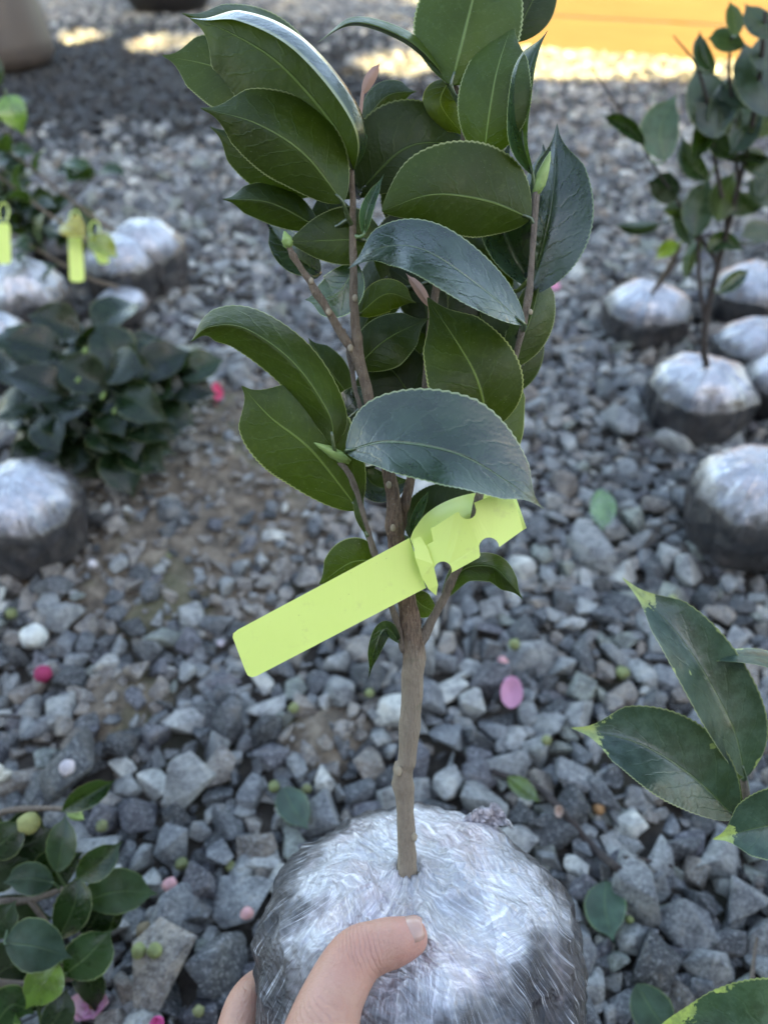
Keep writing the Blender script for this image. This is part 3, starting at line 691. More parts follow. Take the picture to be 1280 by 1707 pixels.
# --- stems.  (px,py,dz_mm,radius_px)
SK = []
def stem(name, pts, mat='bark', n=40, jit=.24, sides=12):
    c = catmull([(p[0], p[1], Z0*1000+p[2]) for p in pts], n); m = len(pts)-1
    rad = [np.interp(i/(n-1)*m, range(m+1), [p[3] for p in pts])*c[i].z/1000/F for i in range(n)]
    n_ = n
    rad = [r_*(1+.22*max(0, math.sin(i*.55+pts[0][0]))**6) for i, r_ in enumerate(rad)]
    w3 = [P(q.x+1.6*noise.noise(Vector((i*.31, pts[0][0], 0))), q.y, q.z/1000) for i, q in enumerate(c)]; SK.extend(w3)
    v, f = tube_vf(w3, rad, sides, jit); return child(link(name, mesh(name, v, f), M[mat]), hc)
stem('trunk', [(680, 1466, 15, 17.0), (677, 1400, 14, 15.0), (674, 1330, 12, 15.0), (672, 1285, 11, 17.0), (678, 1262, 10, 15.0), (685, 1180, 8, 16.0), (690, 1100, 6, 20.0), (684, 1040, 5, 16.2), (674, 975, 3, 15.3), (660, 900, 2, 14.4), (655, 830, 1, 12.0), (638, 745, 1, 10.0), (622, 690, 0, 9.6), (606, 628, 0, 8.8), (594, 560, 0, 8.0), (590, 505, 0, 7.6), (589, 440, 0, 6.0), (588, 360, 0, 5.2), (586, 285, 0, 4.8)], n=90)
stem('branch', [(606, 628, 0, 7.2), (588, 588, -1, 7.2), (560, 540, -2, 6.8), (533, 495, -3, 6.8), (510, 460, -3, 5.6), (488, 425, -4, 5.2), (480, 405, -4, 4.0)], n=40)
stem('branch', [(604, 690, 4, 3.2), (590, 640, 5, 4.0), (583, 590, 5, 4.8), (572, 548, 3, 4.0)], 'twig', 20)
stem('branch', [(664, 900, 4, 9.9), (674, 840, 5, 8.8), (690, 775, 8, 7.2), (705, 690, 14, 6.4), (716, 560, 18, 6.0), (735, 430, 16, 5.6), (765, 300, 10, 5.6), (774, 220, 4, 6.0), (765, 165, 1, 5.6), (748, 125, -1, 4.8)], n=60)
stem('branch', [(698, 1075, 6, 10.0), (722, 1030, 4, 7.2), (745, 985, 2, 7.2), (770, 930, 2, 6.8), (793, 850, 3, 6.0), (815, 760, 6, 5.6), (840, 660, 4, 5.2), (862, 580, 0, 5.2), (880, 500, -3, 6.0), (887, 420, -4, 4.8), (893, 322, -5, 5.2)], 'twig', 60)
stem('branch', [(676, 1085, 5, 8.0), (660, 1035, 2, 5.4), (640, 970, -2, 4.5), (622, 915, -4, 5.0), (602, 845, -6, 4.4), (585, 795, -7, 4.8), (566, 770, -8, 4.8)], 'twig', 40)
def nearest(p): return min(SK, key=lambda q: (q-p).length)
def scar(px, py, dz, s):
    c = P(px, py, Z0+dz/1000); bm = bmesh.new(); bmesh.ops.create_icosphere(bm, subdivisions=2, radius=1)
    for q in bm.verts: q.co = c+(XR*q.co.x*.8+UP*q.co.y*1.1+FW*q.co.z*.6)*s*(1+.2*noise.noise(q.co*2))
    me = bpy.data.meshes.new('leaf_scar'); bm.to_mesh(me); bm.free(); me.polygons.foreach_set('use_smooth', [True]*len(me.polygons)); child(link('leaf_scar', me, M['scar']), hc)
for a in [(627, 676, -3, .0021), (592, 497, -3, .0018), (584, 580, -3, .0018), (648, 808, -4, .0018), (548, 520, -5, .0018), (519, 468, -5, .0016), (664, 1285, 6, .0026), (884, 520, -5, .0014), (690, 1395, 10, .0022), (655, 880, -3, .0018)]: scar(*a)
def bud(parent, a, b, r, mat='budgreen', name='leaf_bud', k=3):
    a, b = Vector(a), Vector(b); v, f = [], []
    n = 12; rad = [r*math.sin(math.pi*(.12+.86*(i/(n-1))**.8))**.9*(1+.06*(i % 2)) for i in range(n)]
    tube_vf([a.lerp(b, i/(n-1)) for i in range(n)], rad, 10, .15, v, f)
    d = b-a; sd = d.orthogonal().normalized()
    for s in (0, 2.1, 4.2):       # scales at the foot of the bud
        off = (Matrix.Rotation(s, 3, d) @ sd)*r*.7
        tube_vf([a-d*.05+off*.3, a+d*.2+off, a+d*.42+off*1.25], [r*.35, r*.42, r*.05], 6, 0, v, f)
    return child(link(name, mesh(name, v, f), M[mat]), parent)
Pz = lambda x, y, dz=0: P(x, y, Z0+dz/1000)
bud(hc, Pz(893, 325, -5), Pz(917, 252, -9), .0029)
bud(hc, Pz(482, 412, -4), Pz(474, 385, -6), .0026)
bud(hc, Pz(580, 768, -8), Pz(524, 738, -14), .0026)
bud(hc, Pz(742, 120, 0), Pz(715, 85, 0), .0022)
# --- leaves
D_, U_ = 'D', 'U'
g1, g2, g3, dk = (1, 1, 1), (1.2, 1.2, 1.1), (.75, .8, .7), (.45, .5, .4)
LV = [
 # mid, wl, wr, face, options
 ([(588, 285, 0), (560, 215, -8), (470, 110, -12), (385, 55, -6), (316, 30, 4)], 95, 88, D_, dict(curlR=.62, sl=1, sr=-.4, tint=g1)),
 ([(540, 150, 18), (430, 62, 16), (303, 22, 14)], 55, 48, D_, dict(tint=g1)),
 ([(470, 185, 8), (375, 118, 6), (270, 92, 10)], 64, 62, D_, dict(tint=g1)),
 ([(572, 338, -10), (505, 255, -18), (425, 205, -18), (334, 180, -10)], 68, 74, D_, dict(tint=g1, base=(575, 372, -2))),
 ([(550, 312, 12), (450, 270, 10), (350, 211, 14)], 50, 50, D_, dict(tint=g3)),
 ([(532, 380, 10), (450, 338, 8), (370, 332, 14)], 34, 34, D_, dict(tint=g3)),
 ([(640, 398, 9), (570, 400, 6), (483, 403, 10)], 42, 56, D_, dict(tint=g1, blunt=.9)),
 ([(596, 440, 16), (560, 492, 14), (508, 500, 18)], 38, 38, U_, dict(tint=(1.7, 2.0, 1.8))),
 ([(534, 455, 22), (485, 420, 20), (444, 370, 24)], 28, 32, U_, dict(tint=g3)),
 ([(884, 364, -6), (810, 335, -16), (720, 325, -20), (636, 352, -8)], 66, 94, D_, dict(tint=g1, blunt=.9, base=(891, 378, -4))),
 ([(874, 541, -22), (800, 478, -34), (710, 418, -38), (640, 412, -30), (580, 448, -16)], 44, 50, U_, dict(tint=(1.0, 1.1, 1.1), wtrue=.25, sl=-1, sr=.6, base=(882, 548, -3))),
 ([(815, 720, -6), (790, 620, -14), (712, 495, -2)], 84, 76, D_, dict(tint=(1.25, 1.2, .9), blunt=.2, base=(800, 790, 6))),
 ([(842, 775, 14), (838, 700, 10), (868, 610, 16)], 40, 36, D_, dict(tint=g2)),
 ([(576, 752, -22), (650, 737, -38), (760, 756, -50), (850, 806, -46), (908, 850, -36)], 98, 58, U_, dict(tint=(1.1, 1.2, 1.25), base=(640, 745, -4), wtrue=.29, sl=.5, sr=-.6, acute=.62)),
 ([(556, 742, -14), (548, 690, -18), (490, 605, -18), (410, 548, -10), (350, 545, -4), (318, 570, 2)], 42, 40, D_, dict(tint=(1.1, 1.1, 1), wtrue=.2, base=(568, 768, -8))),
 ([(598, 850, -2), (520, 752, -6), (450, 695, -4), (403, 643, -2)], 74, 88, D_, dict(tint=(1.1, 1.1, .9), base=(622, 912, -4))),
 ([(612, 893, -6), (598, 845, -6), (604, 775, 2)], 9, 9, D_, dict(tint=g2, wtrue=.1)),
 ([(752, 142, -4), (770, 70, -8), (795, -30, -6), (825, -150, 10)], 88, 92, D_, dict(tint=(1.1, 1.15, 1.25), base=(766, 172, 1))),
 ([(806, 266, -6), (815, 190, -14), (830, 110, -14), (858, 27, 2)], 56, 66, D_, dict(tint=(1.25, 1.3, 1.3), base=(774, 280, 8), sl=.6, sr=-.2)),
 ([(888, 292, -8), (872, 230, -12), (880, 140, -10), (890, 95, -4), (913, 50, 4)], 30, 8, U_, dict(tint=(1.3, 1.4, 1.4), wtrue=.17, base=(893, 322, -5))),
 ([(855, 70, 18), (885, 5, 16), (925, -60, 20)], 42, 42, D_, dict(tint=dk)),
 ([(752, 150, 2), (722, 105, -6), (670, 62, -8), (590, 38, -4), (527, 72, 6)], 7, 14, D_, dict(tint=(1.3, 1.3, 1.2), wtrue=.17, sl=1, sr=1, base=(765, 168, 1))),
 ([(600, 318, 22), (680, 245, 14), (778, 238, 22)], 82, 60, D_, dict(tint=dk, blunt=.7)),
 ([(606, 205, 28), (645, 160, 26), (695, 152, 32)], 26, 26, D_, dict(tint=g3)),
 ([(748, 132, 14), (735, 175, 12), (778, 232, 20)], 32, 30, D_, dict(tint=(1.6, 1.4, .7))),
 ([(882, 492, 18), (918, 350, 10), (928, 205, 20)], 45, 72, U_, dict(tint=(.7, .8, .9), sl=.7, sr=-.7, base=(886, 430, -4))),
 ([(888, 480, 24), (845, 400, 18), (830, 310, 18), (850, 235, 24)], 40, 48, U_, dict(tint=(.9, 1.0, 1.2))),
 ([(846, 615, 14), (884, 530, 12), (906, 440, 20)], 32, 40, D_, dict(tint=g1, base=(852, 618, 2))),
 ([(872, 605, 24), (842, 520, 22), (825, 430, 28)], 42, 42, D_, dict(tint=dk)),
 ([(852, 485, 16), (805, 435, 14), (768, 382, 20)], 36, 34, D_, dict(tint=(1.4, 1.3, .8))),
 ([(594, 612, 14), (645, 565, 10), (716, 530, 16)], 40, 48, D_, dict(tint=g3)),
 ([(708, 700, 24), (660, 625, 22), (604, 575, 26)], 55, 55, D_, dict(tint=dk)),
 ([(596, 525, 18), (645, 490, 16), (694, 505, 22)], 26, 30, D_, dict(tint=(1.4, 1.3, .7))),
 ([(606, 392, -2), (614, 345, -4), (640, 290, 2)], 12, 10, U_, dict(tint=(2.2, 2.4, 2.4), wtrue=.16)),
 ([(584, 662, 24), (545, 612, 22), (514, 563, 28)], 30, 30, D_, dict(tint=g3)),
 ([(556, 705, 14), (588, 672, 12), (618, 640, 18)], 26, 26, U_, dict(tint=g1)),
 ([(596, 775, 16), (632, 812, 14), (692, 800, 20)], 26, 26, U_, dict(tint=g1)),
 ([(688, 905, 14), (722, 850, 12), (800, 812, 20)], 40, 42, D_, dict(tint=dk)),
 ([(686, 898, 4), (696, 858, 2), (718, 812, 6)], 9, 8, U_, dict(tint=(1.6, 1.8, 1.7), wtrue=.15)),
 ([(632, 935, 6), (585, 938, 2), (532, 974, 6)], 30, 40, D_, dict(tint=g2, blunt=.3)),
 ([(682, 985, 14), (702, 1008, 12), (730, 1022, 18)], 22, 22, D_, dict(tint=g2, blunt=.6)),
 ([(736, 1000, 6), (772, 950, 2), (820, 945, -6), (848, 970, -12), (872, 1000, -6)], 22, 26, D_, dict(tint=(.9, 1.0, 1.0), wtrue=.22, wave=.1)),
 ([(668, 1072, 4), (644, 1048, 0), (626, 1078, -4), (614, 1132, 0)], 14, 14, U_, dict(tint=g1, wtrue=.18)),
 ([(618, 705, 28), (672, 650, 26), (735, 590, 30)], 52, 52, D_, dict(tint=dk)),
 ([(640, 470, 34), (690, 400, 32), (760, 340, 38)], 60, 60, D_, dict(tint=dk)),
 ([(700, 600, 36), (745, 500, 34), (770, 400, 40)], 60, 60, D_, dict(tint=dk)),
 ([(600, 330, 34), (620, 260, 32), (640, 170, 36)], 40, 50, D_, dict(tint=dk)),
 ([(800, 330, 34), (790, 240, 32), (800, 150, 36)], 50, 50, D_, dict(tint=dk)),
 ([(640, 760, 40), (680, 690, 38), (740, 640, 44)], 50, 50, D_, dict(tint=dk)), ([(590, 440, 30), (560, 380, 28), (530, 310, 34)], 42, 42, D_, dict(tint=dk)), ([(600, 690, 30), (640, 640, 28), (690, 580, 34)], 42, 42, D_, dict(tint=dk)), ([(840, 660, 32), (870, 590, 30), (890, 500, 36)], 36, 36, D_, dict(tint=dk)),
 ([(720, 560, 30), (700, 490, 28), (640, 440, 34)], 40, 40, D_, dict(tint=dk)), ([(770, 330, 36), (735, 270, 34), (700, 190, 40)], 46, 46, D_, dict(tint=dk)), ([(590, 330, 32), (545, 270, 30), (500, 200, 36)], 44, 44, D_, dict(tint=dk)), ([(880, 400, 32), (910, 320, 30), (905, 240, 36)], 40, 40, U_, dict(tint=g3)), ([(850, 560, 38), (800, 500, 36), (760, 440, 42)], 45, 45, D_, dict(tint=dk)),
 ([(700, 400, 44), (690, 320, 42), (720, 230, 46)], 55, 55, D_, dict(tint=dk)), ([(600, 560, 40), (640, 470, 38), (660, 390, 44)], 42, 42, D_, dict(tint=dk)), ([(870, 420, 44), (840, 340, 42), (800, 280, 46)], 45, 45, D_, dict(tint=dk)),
]
for mid, a, b, face, op in LV:
    op = dict(op); bp_ = op.pop('base', None)
    b0 = P(mid[0][0], mid[0][1], Z0+mid[0][2]/1000)
    if bp_: b1 = nearest(Pz(*bp_))
    else: b1 = nearest(b0)
    leaf_traced('leaf', mid, a, b, face, Z0, hc, M['leaf'], base=b1, **op)
# dead pinkish leaf remnants
for mid, a, b in [([(604, 158, 8), (618, 128, 4), (634, 104, 4)], 9, 10), ([(716, 512, 8), (698, 482, 6), (676, 455, 10)], 8, 9)]:
    o = leaf_traced('dead_leaf', mid, a, b, D_, Z0, hc, M['petal'], tint=(.62, .38, .30), base=nearest(P(mid[0][0], mid[0][1], Z0+mid[0][2]/1000)), wtrue=.2)
    o['label'] = 'withered pinkish brown leaf'

# ================================================================== TAG
tg = empty('plant_tag', P(700, 930, .345), 'lime yellow plastic strip tag looped and locked around the held sapling', 'tag', 'lime yellow plant tags')
def sheet(name, outline, parent, mat, zf, th=.0005, grid_n=0):
    """flat polygon (photo pixels) on the depth function zf(px,py), with real thickness"""
    bm = bmesh.new(); vs_ = [bm.verts.new(P(x, y, zf(x, y))) for x, y in outline]; fc = bm.faces.new(vs_)
    bmesh.ops.triangulate(bm, faces=[fc]); bmesh.ops.recalc_face_normals(bm, faces=bm.faces[:])
    r = bmesh.ops.extrude_face_region(bm, geom=bm.faces[:]); bmesh.ops.translate(bm, verts=[q for q in r['geom'] if isinstance(q, bmesh.types.BMVert)], vec=FW*th)
    bmesh.ops.recalc_face_normals(bm, faces=bm.faces[:])
    me = bpy.data.meshes.new(name); bm.to_mesh(me); bm.free(); return child(link(name, me, mat), parent)
def arc(cx, cy, r, a0, a1, n=10): return [(cx+r*math.cos(R(a0+(a1-a0)*i/n)), cy+r*math.sin(R(a0+(a1-a0)*i/n))) for i in range(n+1)]
zb = lambda x, y: .338+(x-390)/310*.008+.004*((x-540)/160)**2*.5
blade = [(682, 897)]+[(682+(396-682)*t, 897+(1050-897)*t) for t in np.linspace(.1, 1, 8)]+[(389, 1056), (388, 1062)]+[(389+(409-389)*t, 1065+(1118-1065)*t) for t in np.linspace(0, 1, 4)]+[(413, 1126), (420, 1129), (428, 1127)]+[(428+(710-428)*t, 1127+(980-1127)*t) for t in np.linspace(.1, 1, 8)]+[(704, 962), (694, 930)]
sheet('blade', blade, tg, M['tag'], zb)
zt = lambda x, y: .345-.007*math.sin(max(0, min(1, (x-700)/170))*math.pi)+.000
# tongue with its round notches, from the slit up to the right
tongue = [(712, 908), (722, 903), (718, 880)]
tongue += [(724, 878)]+[(758, 856), (765, 853)]
tongue += arc(779, 851, 14.5, 170, -25, 10)
tongue += [(790, 838), (830, 822), (850, 820), (862, 850), (871, 884), (832, 912)]
tongue += arc(815, 913, 17, 10, -170, 10)[1:]
tongue += [(800, 926), (798, 930), (752, 955)]
tongue += arc(738, 951, 15, 10, -175, 10)
tongue += [(722, 952), (718, 940), (708, 920)]
sheet('tongue', tongue, tg, M['tag'], zt)
# barb that passes the slit
sheet('barb', [(688, 899), (700, 894), (712, 912), (722, 940), (730, 975), (727, 993), (714, 982), (703, 962), (692, 930)], tg, M['tag'], lambda x, y: .3415+.003*((y-940)/50)**2)
# loop band behind the branch
def band(name, pts, parent, mat, th=.0005):
    v = []; f = []; n = 40; c = catmull([(p[0], p[1], p[2]*1000) for p in pts], n); e = catmull([(p[3], p[4], p[5]*1000) for p in pts], n)
    for i in range(n):
        a, b = P(c[i].x, c[i].y, c[i].z/1000), P(e[i].x, e[i].y, e[i].z/1000); v += [a, b]
    f = [(2*i, 2*i+1, 2*i+3, 2*i+2) for i in range(n-1)]
    o = link(name, mesh(name, v, f), mat); md = o.modifiers.new('thickness', 'SOLIDIFY'); md.thickness = th; md.offset = 0; return child(o, parent)
band('loop', [(684, 898, .346, 708, 958, .346), (692, 880, .350, 728, 925, .352), (712, 855, .358, 765, 905, .362), (745, 835, .372, 800, 880, .378), (790, 822, .386, 830, 872, .392), (835, 822, .385, 858, 880, .389), (858, 828, .365, 876, 880, .368), (850, 820, .3475, 871, 884, .3475)], tg, M['tag'])

# ================================================================== HAND
hd = empty('person', (0, -.45, 0), 'bare left hand of a crouching person gripping the wrapped root ball', 'person')
def bd(px, py, r):
    d = ball_depth(px, py); return (d if d else .385)-r
hv, hf = [], []
def limb(pts):
    c3 = [P(p[0], p[1], p[2]) for p in pts]; n = 10*(len(pts)-1)+1
    c = catmull(c3, n); m = len(pts)-1
    rad = [float(np.interp(i/(n-1)*m, range(m+1), [p[3] for p in pts])) for i in range(n)]
    # rounded ends
    d0 = (c[0]-c[1]).normalized(); d1 = (c[-1]-c[-2]).normalized()
    pre = [c[0]+d0*rad[0]*k for k in (.97, .8, .5)]; post = [c[-1]+d1*rad[-1]*k for k in (.5, .8, .97)]
    rr_ = [rad[0]*k for k in (.24, .6, .87)]+rad+[rad[-1]*k for k in (.87, .6, .24)]
    tube_vf(pre+c+post, rr_, 18, 0, hv, hf)
tip_d = bd(672, 1566, .0075)
limb([(470, 1960, .288, .021), (500, 1850, .289, .019), (532, 1735, bd(560, 1707, .0150)-.004, .0162), (556, 1660, bd(570, 1660, .012), .0138), (592, 1598, bd(598, 1600, .010), .0128), (630, 1578, bd(632, 1580, .009), .0112), (658, 1570, bd(660, 1570, .008), .0108), (681, 1563, bd(681, 1563, .0070), .0092)])
# fingers around the far left side of the ball
limb([(372, 1830, .340, .0120), (392, 1740, .372, .0115), (412, 1672, .394, .0108), (446, 1640, .425, .0098), (488, 1640, .452, .0090), (520, 1650, .462, .0080)])
limb([(345, 1920, .335, .0125), (372, 1830, .380, .0118), (400, 1775, .410, .0108), (440, 1745, .438, .0098), (490, 1745, .462, .0088), (520, 1755, .470, .0080)])
limb([(350, 2010, .330, .0120), (372, 1930, .378, .0112), (402, 1872, .410, .0102), (445, 1845, .440, .0094), (490, 1845, .462, .0082)])
limb([(375, 2090, .322, .0110), (390, 2020, .368, .0100), (412, 1970, .398, .0092), (448, 1945, .425, .0084), (480, 1945, .440, .0074)])
# palm, wrist, forearm
for a in [((372, 1830, .340, .0135), (440, 2120, .300, .024)), ((345, 1920, .335, .0145), (420, 2130, .300, .024)), ((350, 2010, .330, .0140), (400, 2150, .300, .024)), ((375, 2090, .322, .0130), (400, 2180, .300, .022)), ((500, 1850, .289, .017), (430, 2150, .298, .024)), ((430, 1930, .315, .016), (430, 2150, .300, .026))]:
    limb([a[0], tuple((x+y)/2 for x, y in zip(*a)), a[1]])
limb([(425, 2120, .300, .026), (412, 2220, .292, .026), (405, 2300, .285, .027)])
def limb3(pts, V_, F_, sides=18):
    n = 8*(len(pts)-1)+1; c = catmull([p[:3] for p in pts], n); m = len(pts)-1
    rad = [float(np.interp(i/(n-1)*m, range(m+1), [p[3] for p in pts])) for i in range(n)]
    d0 = (c[0]-c[1]).normalized(); d1 = (c[-1]-c[-2]).normalized()
    tube_vf([c[0]+d0*rad[0]*k for k in (.97, .8, .5)]+c+[c[-1]+d1*rad[-1]*k for k in (.5, .8, .97)], [rad[0]*k for k in (.24, .6, .87)]+rad+[rad[-1]*k for k in (.87, .6, .24)], sides, 0, V_, F_)
wr_ = P(405, 2300, .285); EL, SHL, ER, SHR, NK = (-.26, -.20, .31), (-.19, -.43, .66), (.27, -.22, .45), (.19, -.43, .66), (0, -.42, .73)
# arms, shoulders, neck and head of the person crouching behind the lens
limb3([(wr_.x, wr_.y, wr_.z, .027), ((wr_.x+EL[0])/2, (wr_.y+EL[1])/2, (wr_.z+EL[2])/2, .037), (*EL, .042)], hv, hf)
limb3([(*EL, .042), ((EL[0]+SHL[0])/2-.01, (EL[1]+SHL[1])/2, (EL[2]+SHL[2])/2, .046), (*SHL, .055)], hv, hf); limb3([(*SHL, .055), (0, -.44, .68, .07), (*SHR, .055)], hv, hf)
limb3([(*SHR, .055), (*ER, .042)], hv, hf); limb3([(*ER, .040), (.20, -.14, .54, .034), (.12, -.10, .62, .026), (.10, -.085, .66, .03), (.095, -.07, .70, .02)], hv, hf)
limb3([(0, -.44, .68, .06), (*NK, .052), (0, -.40, .80, .052)], hv, hf); limb3([(0, -.385, .80, .058), (0, -.40, .87, .082), (0, -.41, .93, .078)], hv, hf); limb3([(0, -.325, .795, .022), (0, -.33, .83, .05)], hv, hf)
limb3([(0, -.318, .875, .008), (0, -.298, .842, .011)], hv, hf)
for q in (-1, 1): limb3([(q*.08, -.40, .86, .010), (q*.086, -.405, .89, .014)], hv, hf)
me = mesh('hand_raw', hv, hf); tmp = link('hand_raw', me)
r_ = tmp.modifiers.new('r', 'REMESH'); r_.mode = 'VOXEL'; r_.voxel_size = .0013; r_.use_smooth_shade = True
s_ = tmp.modifiers.new('s', 'SMOOTH'); s_.factor = .5; s_.iterations = 9
dg = bpy.context.evaluated_depsgraph_get(); hm = bpy.data.meshes.new_from_object(tmp.evaluated_get(dg)); bpy.data.objects.remove(tmp)
for vtx in hm.vertices:                                    # creases at the thumb joint and finger joint
    px, py, zc = to_px(vtx.co)
    for (cx, cy, dx, dy, amp) in [(600, 1590, .80, -.60, .0006), (590, 1603, .75, -.66, .0006), (610, 1580, .85, -.5, .0005), (545, 1690, .35, -.93, .0005), (535, 1705, .35, -.93, .0005), (415, 1676, .5, -.86, .0008), (408, 1688, .5, -.86, .0006)]:
        q = (px-cx)*dx+(py-cy)*dy; l = abs(-(px-cx)*dy+(py-cy)*dx)
        if abs(q) < 12 and l < 60 and zc < .42: vtx.co += FW*amp*math.exp(-(q/3.2)**2)*(1-l/60)
hm.polygons.foreach_set('use_smooth', [True]*len(hm.polygons)); hm.name = 'hand_skin'
hm.materials.clear(); child(link('hand_skin', hm, M['skin']), hd)
def garment(name, parts, mat, vox=.012):
    V_, F_ = [], []
    for p in parts: limb3(p, V_, F_)
    t = link('tmp', mesh('tmp', V_, F_)); r = t.modifiers.new('r', 'REMESH'); r.mode = 'VOXEL'; r.voxel_size = vox; r.use_smooth_shade = True; q = t.modifiers.new('s', 'SMOOTH'); q.iterations = 4
    m = bpy.data.meshes.new_from_object(t.evaluated_get(bpy.context.evaluated_depsgraph_get())); bpy.data.objects.remove(t)
    m.name = name; m.materials.clear(); m.polygons.foreach_set('use_smooth', [True]*len(m.polygons)); return child(link(name, m, mat), hd)
mid_l = tuple((a+b)/2 for a, b in zip(EL, (wr_.x, wr_.y, wr_.z)))
garment('jacket', [[(0, -.60, .30, .15), (0, -.55, .45, .155), (0, -.46, .62, .14)], [(*SHL, .075), (0, -.45, .66, .10), (*SHR, .075)], [(*SHL, .072), (*EL, .058), (*mid_l, .052)], [(*SHR, .072), (*ER, .058), (.21, -.15, .53, .048)], [(0, -.44, .70, .075), (0, -.43, .74, .068)]], M['jacket'])
garment('trousers', [[(-.08, -.58, .26, .13), (.08, -.58, .26, .13)]]+[[(q*.10, -.55, .24, .10), (q*.19, -.34, .37, .085), (q*.23, -.16, .42, .068), (q*.22, -.26, .26, .06), (q*.20, -.38, .09, .05)] for q in (-1, 1)], M['trousers'])
garment('shoes', [[(q*.20, -.42, .045, .045), (q*.205, -.30, .042, .045), (q*.21, -.20, .034, .036)] for q in (-1, 1)], M['blackpot'])
garment('hair', [[(0, -.435, .86, .085), (0, -.425, .93, .088)], [(0, -.36, .955, .045), (0, -.45, .96, .06)]], M['hair'])
# thumbnail: a curved plate seated in the thumb tip
zn = bd(686, 1556, .0070)
cN = P(679, 1546, bd(681, 1563, .0070)-.0040); ux = (P(700, 1548, zn)-P(650, 1560, zn)).normalized(); nn = (UP*.86-FW*.52).normalized(); nn = (nn-ux*nn.dot(ux)).normalized(); vy = nn.cross(ux)
v = []; f = []; nu, nv = 14, 9
for i in range(nu):
    u = i/(nu-1)*2-1
    for j in range(nv):
        t = j/(nv-1)*2-1; wv_ = .0060*(1-max(0, abs(u)-.45)**2*1.1)
        v.append(cN+ux*(.0068*u)+vy*(wv_*t)+nn*(.0009-.0032*t*t-.0012*u*u))
for i in range(nu-1):
    for j in range(nv-1): q = i*nv+j; f.append((q, q+1, q+nv+1, q+nv))
o = link('thumbnail', mesh('thumbnail', v, f), M['nail']); md = o.modifiers.new('t', 'SOLIDIFY'); md.thickness = .0006; child(o, hd)

# ================================================================== OTHER SAPLINGS
GRP = 'camellia saplings with wrapped root balls'
def ground_ball(parent, c, r, h, seed, tilt=(0, 0)):
    pr = []
    for i in range(30):
        rho = .0004+(r-.0004)*math.sin(i/29*math.pi/2)**.9; pr.append((rho, h-.35*h*(rho/r)**2.8))
    y0 = pr[-1][1]
    for i in range(1, 17): t = i/16; pr.append((r*(1.02-.10*t*t), y0*(1-t)+.014*t))
    pr.append((r*.7, .002)); pr.append((.001, .0))
    def axg(q): return Vector((q.x, q.z, q.y))
    o = film_ball('root_ball', pr, M['film2'], 110, axg, 1.35, seed, 0.0, .25)
    o.rotation_euler = (tilt[0], tilt[1], seed*1.3); o.location = c+Vector((0, 0, .004)); bpy.context.view_layer.update()
    return child(o, parent)
def sap(label, px, py, rpx, h, seed, tilt=(0, 0), group=GRP, name='camellia_sapling'):
    """root ball whose foot is seen at py (front edge) and centre column px"""
    z = zg(py); r = rpx*z/F
    g0 = G(px, py); c = Vector((g0.x, g0.y+r*.72, 0)); e = empty(name, c, label, 'plant', group); ground_ball(e, c, r, h, seed, tilt); return e, c, r
def btube(parent, pts, rad, mat='twig', name='stem', n=16, sides=7):
    return child(tube(name, pts, rad, M[mat], sides, n, .1), parent)
rb_ = random.Random(21)
def bush_leaves(parent, pts, size, kind, n, spread=1.0, tint=None, upb=.45):
    for i in range(n):
        k = rb_.uniform(.25, 1); q = pts[min(len(pts)-1, int(k*len(pts)))]
        a = pts[max(0, int(k*len(pts))-2)]; ax_ = (q-a).normalized() if (q-a).length > 1e-5 else Vector((0, 0, 1))
        an = i*2.4+rb_.uniform(-.4, .4); o1 = ax_.orthogonal().normalized(); dd = Matrix.Rotation(an, 3, ax_) @ o1
        d = (dd*spread+ax_*rb_.uniform(.2, .8)+Vector((0, 0, rb_.uniform(-.15, .3)))).normalized()
        t = rb_.uniform(.75, 1.3); tt = tint or (1, 1, 1)
        put_leaf(parent, kind, q, d, (Vector((0, 0, 1))*upb+ax_*.5-FW*.35).normalized(), size*rb_.uniform(.75, 1.15), (tt[0]*t, tt[1]*t, tt[2]*t), rb_)
# --- right group
e1, c1, r1 = sap('camellia sapling with pale open foliage, its root ball left of two others touching it', 1080, 590, 70, .105, 1)
e2, c2, r2 = sap('taller camellia sapling with grey green leaves, root ball beside a pinkish flat stone', 1168, 745, 84, .115, 2)
e3, c3, r3 = sap('film wrapped root ball of a sapling standing alone near the variegated camellia', 1250, 955, 100, .135, 3)
e4, c4, r4 = sap('camellia sapling with root ball at the back of the right hand cluster', 1262, 560, 72, .11, 4)
e5, c5, r5 = sap('camellia sapling with root ball wedged between two larger wrapped balls', 1268, 655, 72, .10, 5)
e6, c6, r6 = sap('camellia sapling with darker root ball beside the tall sapling stem', 1318, 720, 74, .10, 6)
def zd(y): return 1.15-(660-y)/560*.33
Pd = lambda x, y, dz=0: P(x, y, zd(y)+dz)
top2 = c2+Vector((0, 0, .105)); SK2 = []
def stem2(parent, pts, rad, mat='twig', n=24):
    c = catmull(pts, n); SK2.extend(c); m = len(rad)-1
    v, f = tube_vf(c, [float(np.interp(i/(n-1)*m, range(m+1), rad)) for i in range(n)], 8, .1); return child(link('stem', mesh('stem', v, f), M[mat]), parent)
stem2(e2, [top2, Pd(1172, 575), Pd(1180, 510), Pd(1196, 440), Pd(1212, 380), Pd(1230, 310), Pd(1250, 220), Pd(1265, 130), Pd(1275, 20)], [.0055, .005, .0045, .0045, .004, .0035, .003, .003, .002], 'darkbark', 40)
stem2(e2, [Pd(1196, 440), Pd(1170, 400), Pd(1135, 345), Pd(1095, 285), Pd(1050, 210), Pd(985, 112)], [.003, .0028, .002, .0016, .0012, .0008], 'darkbark', 30)
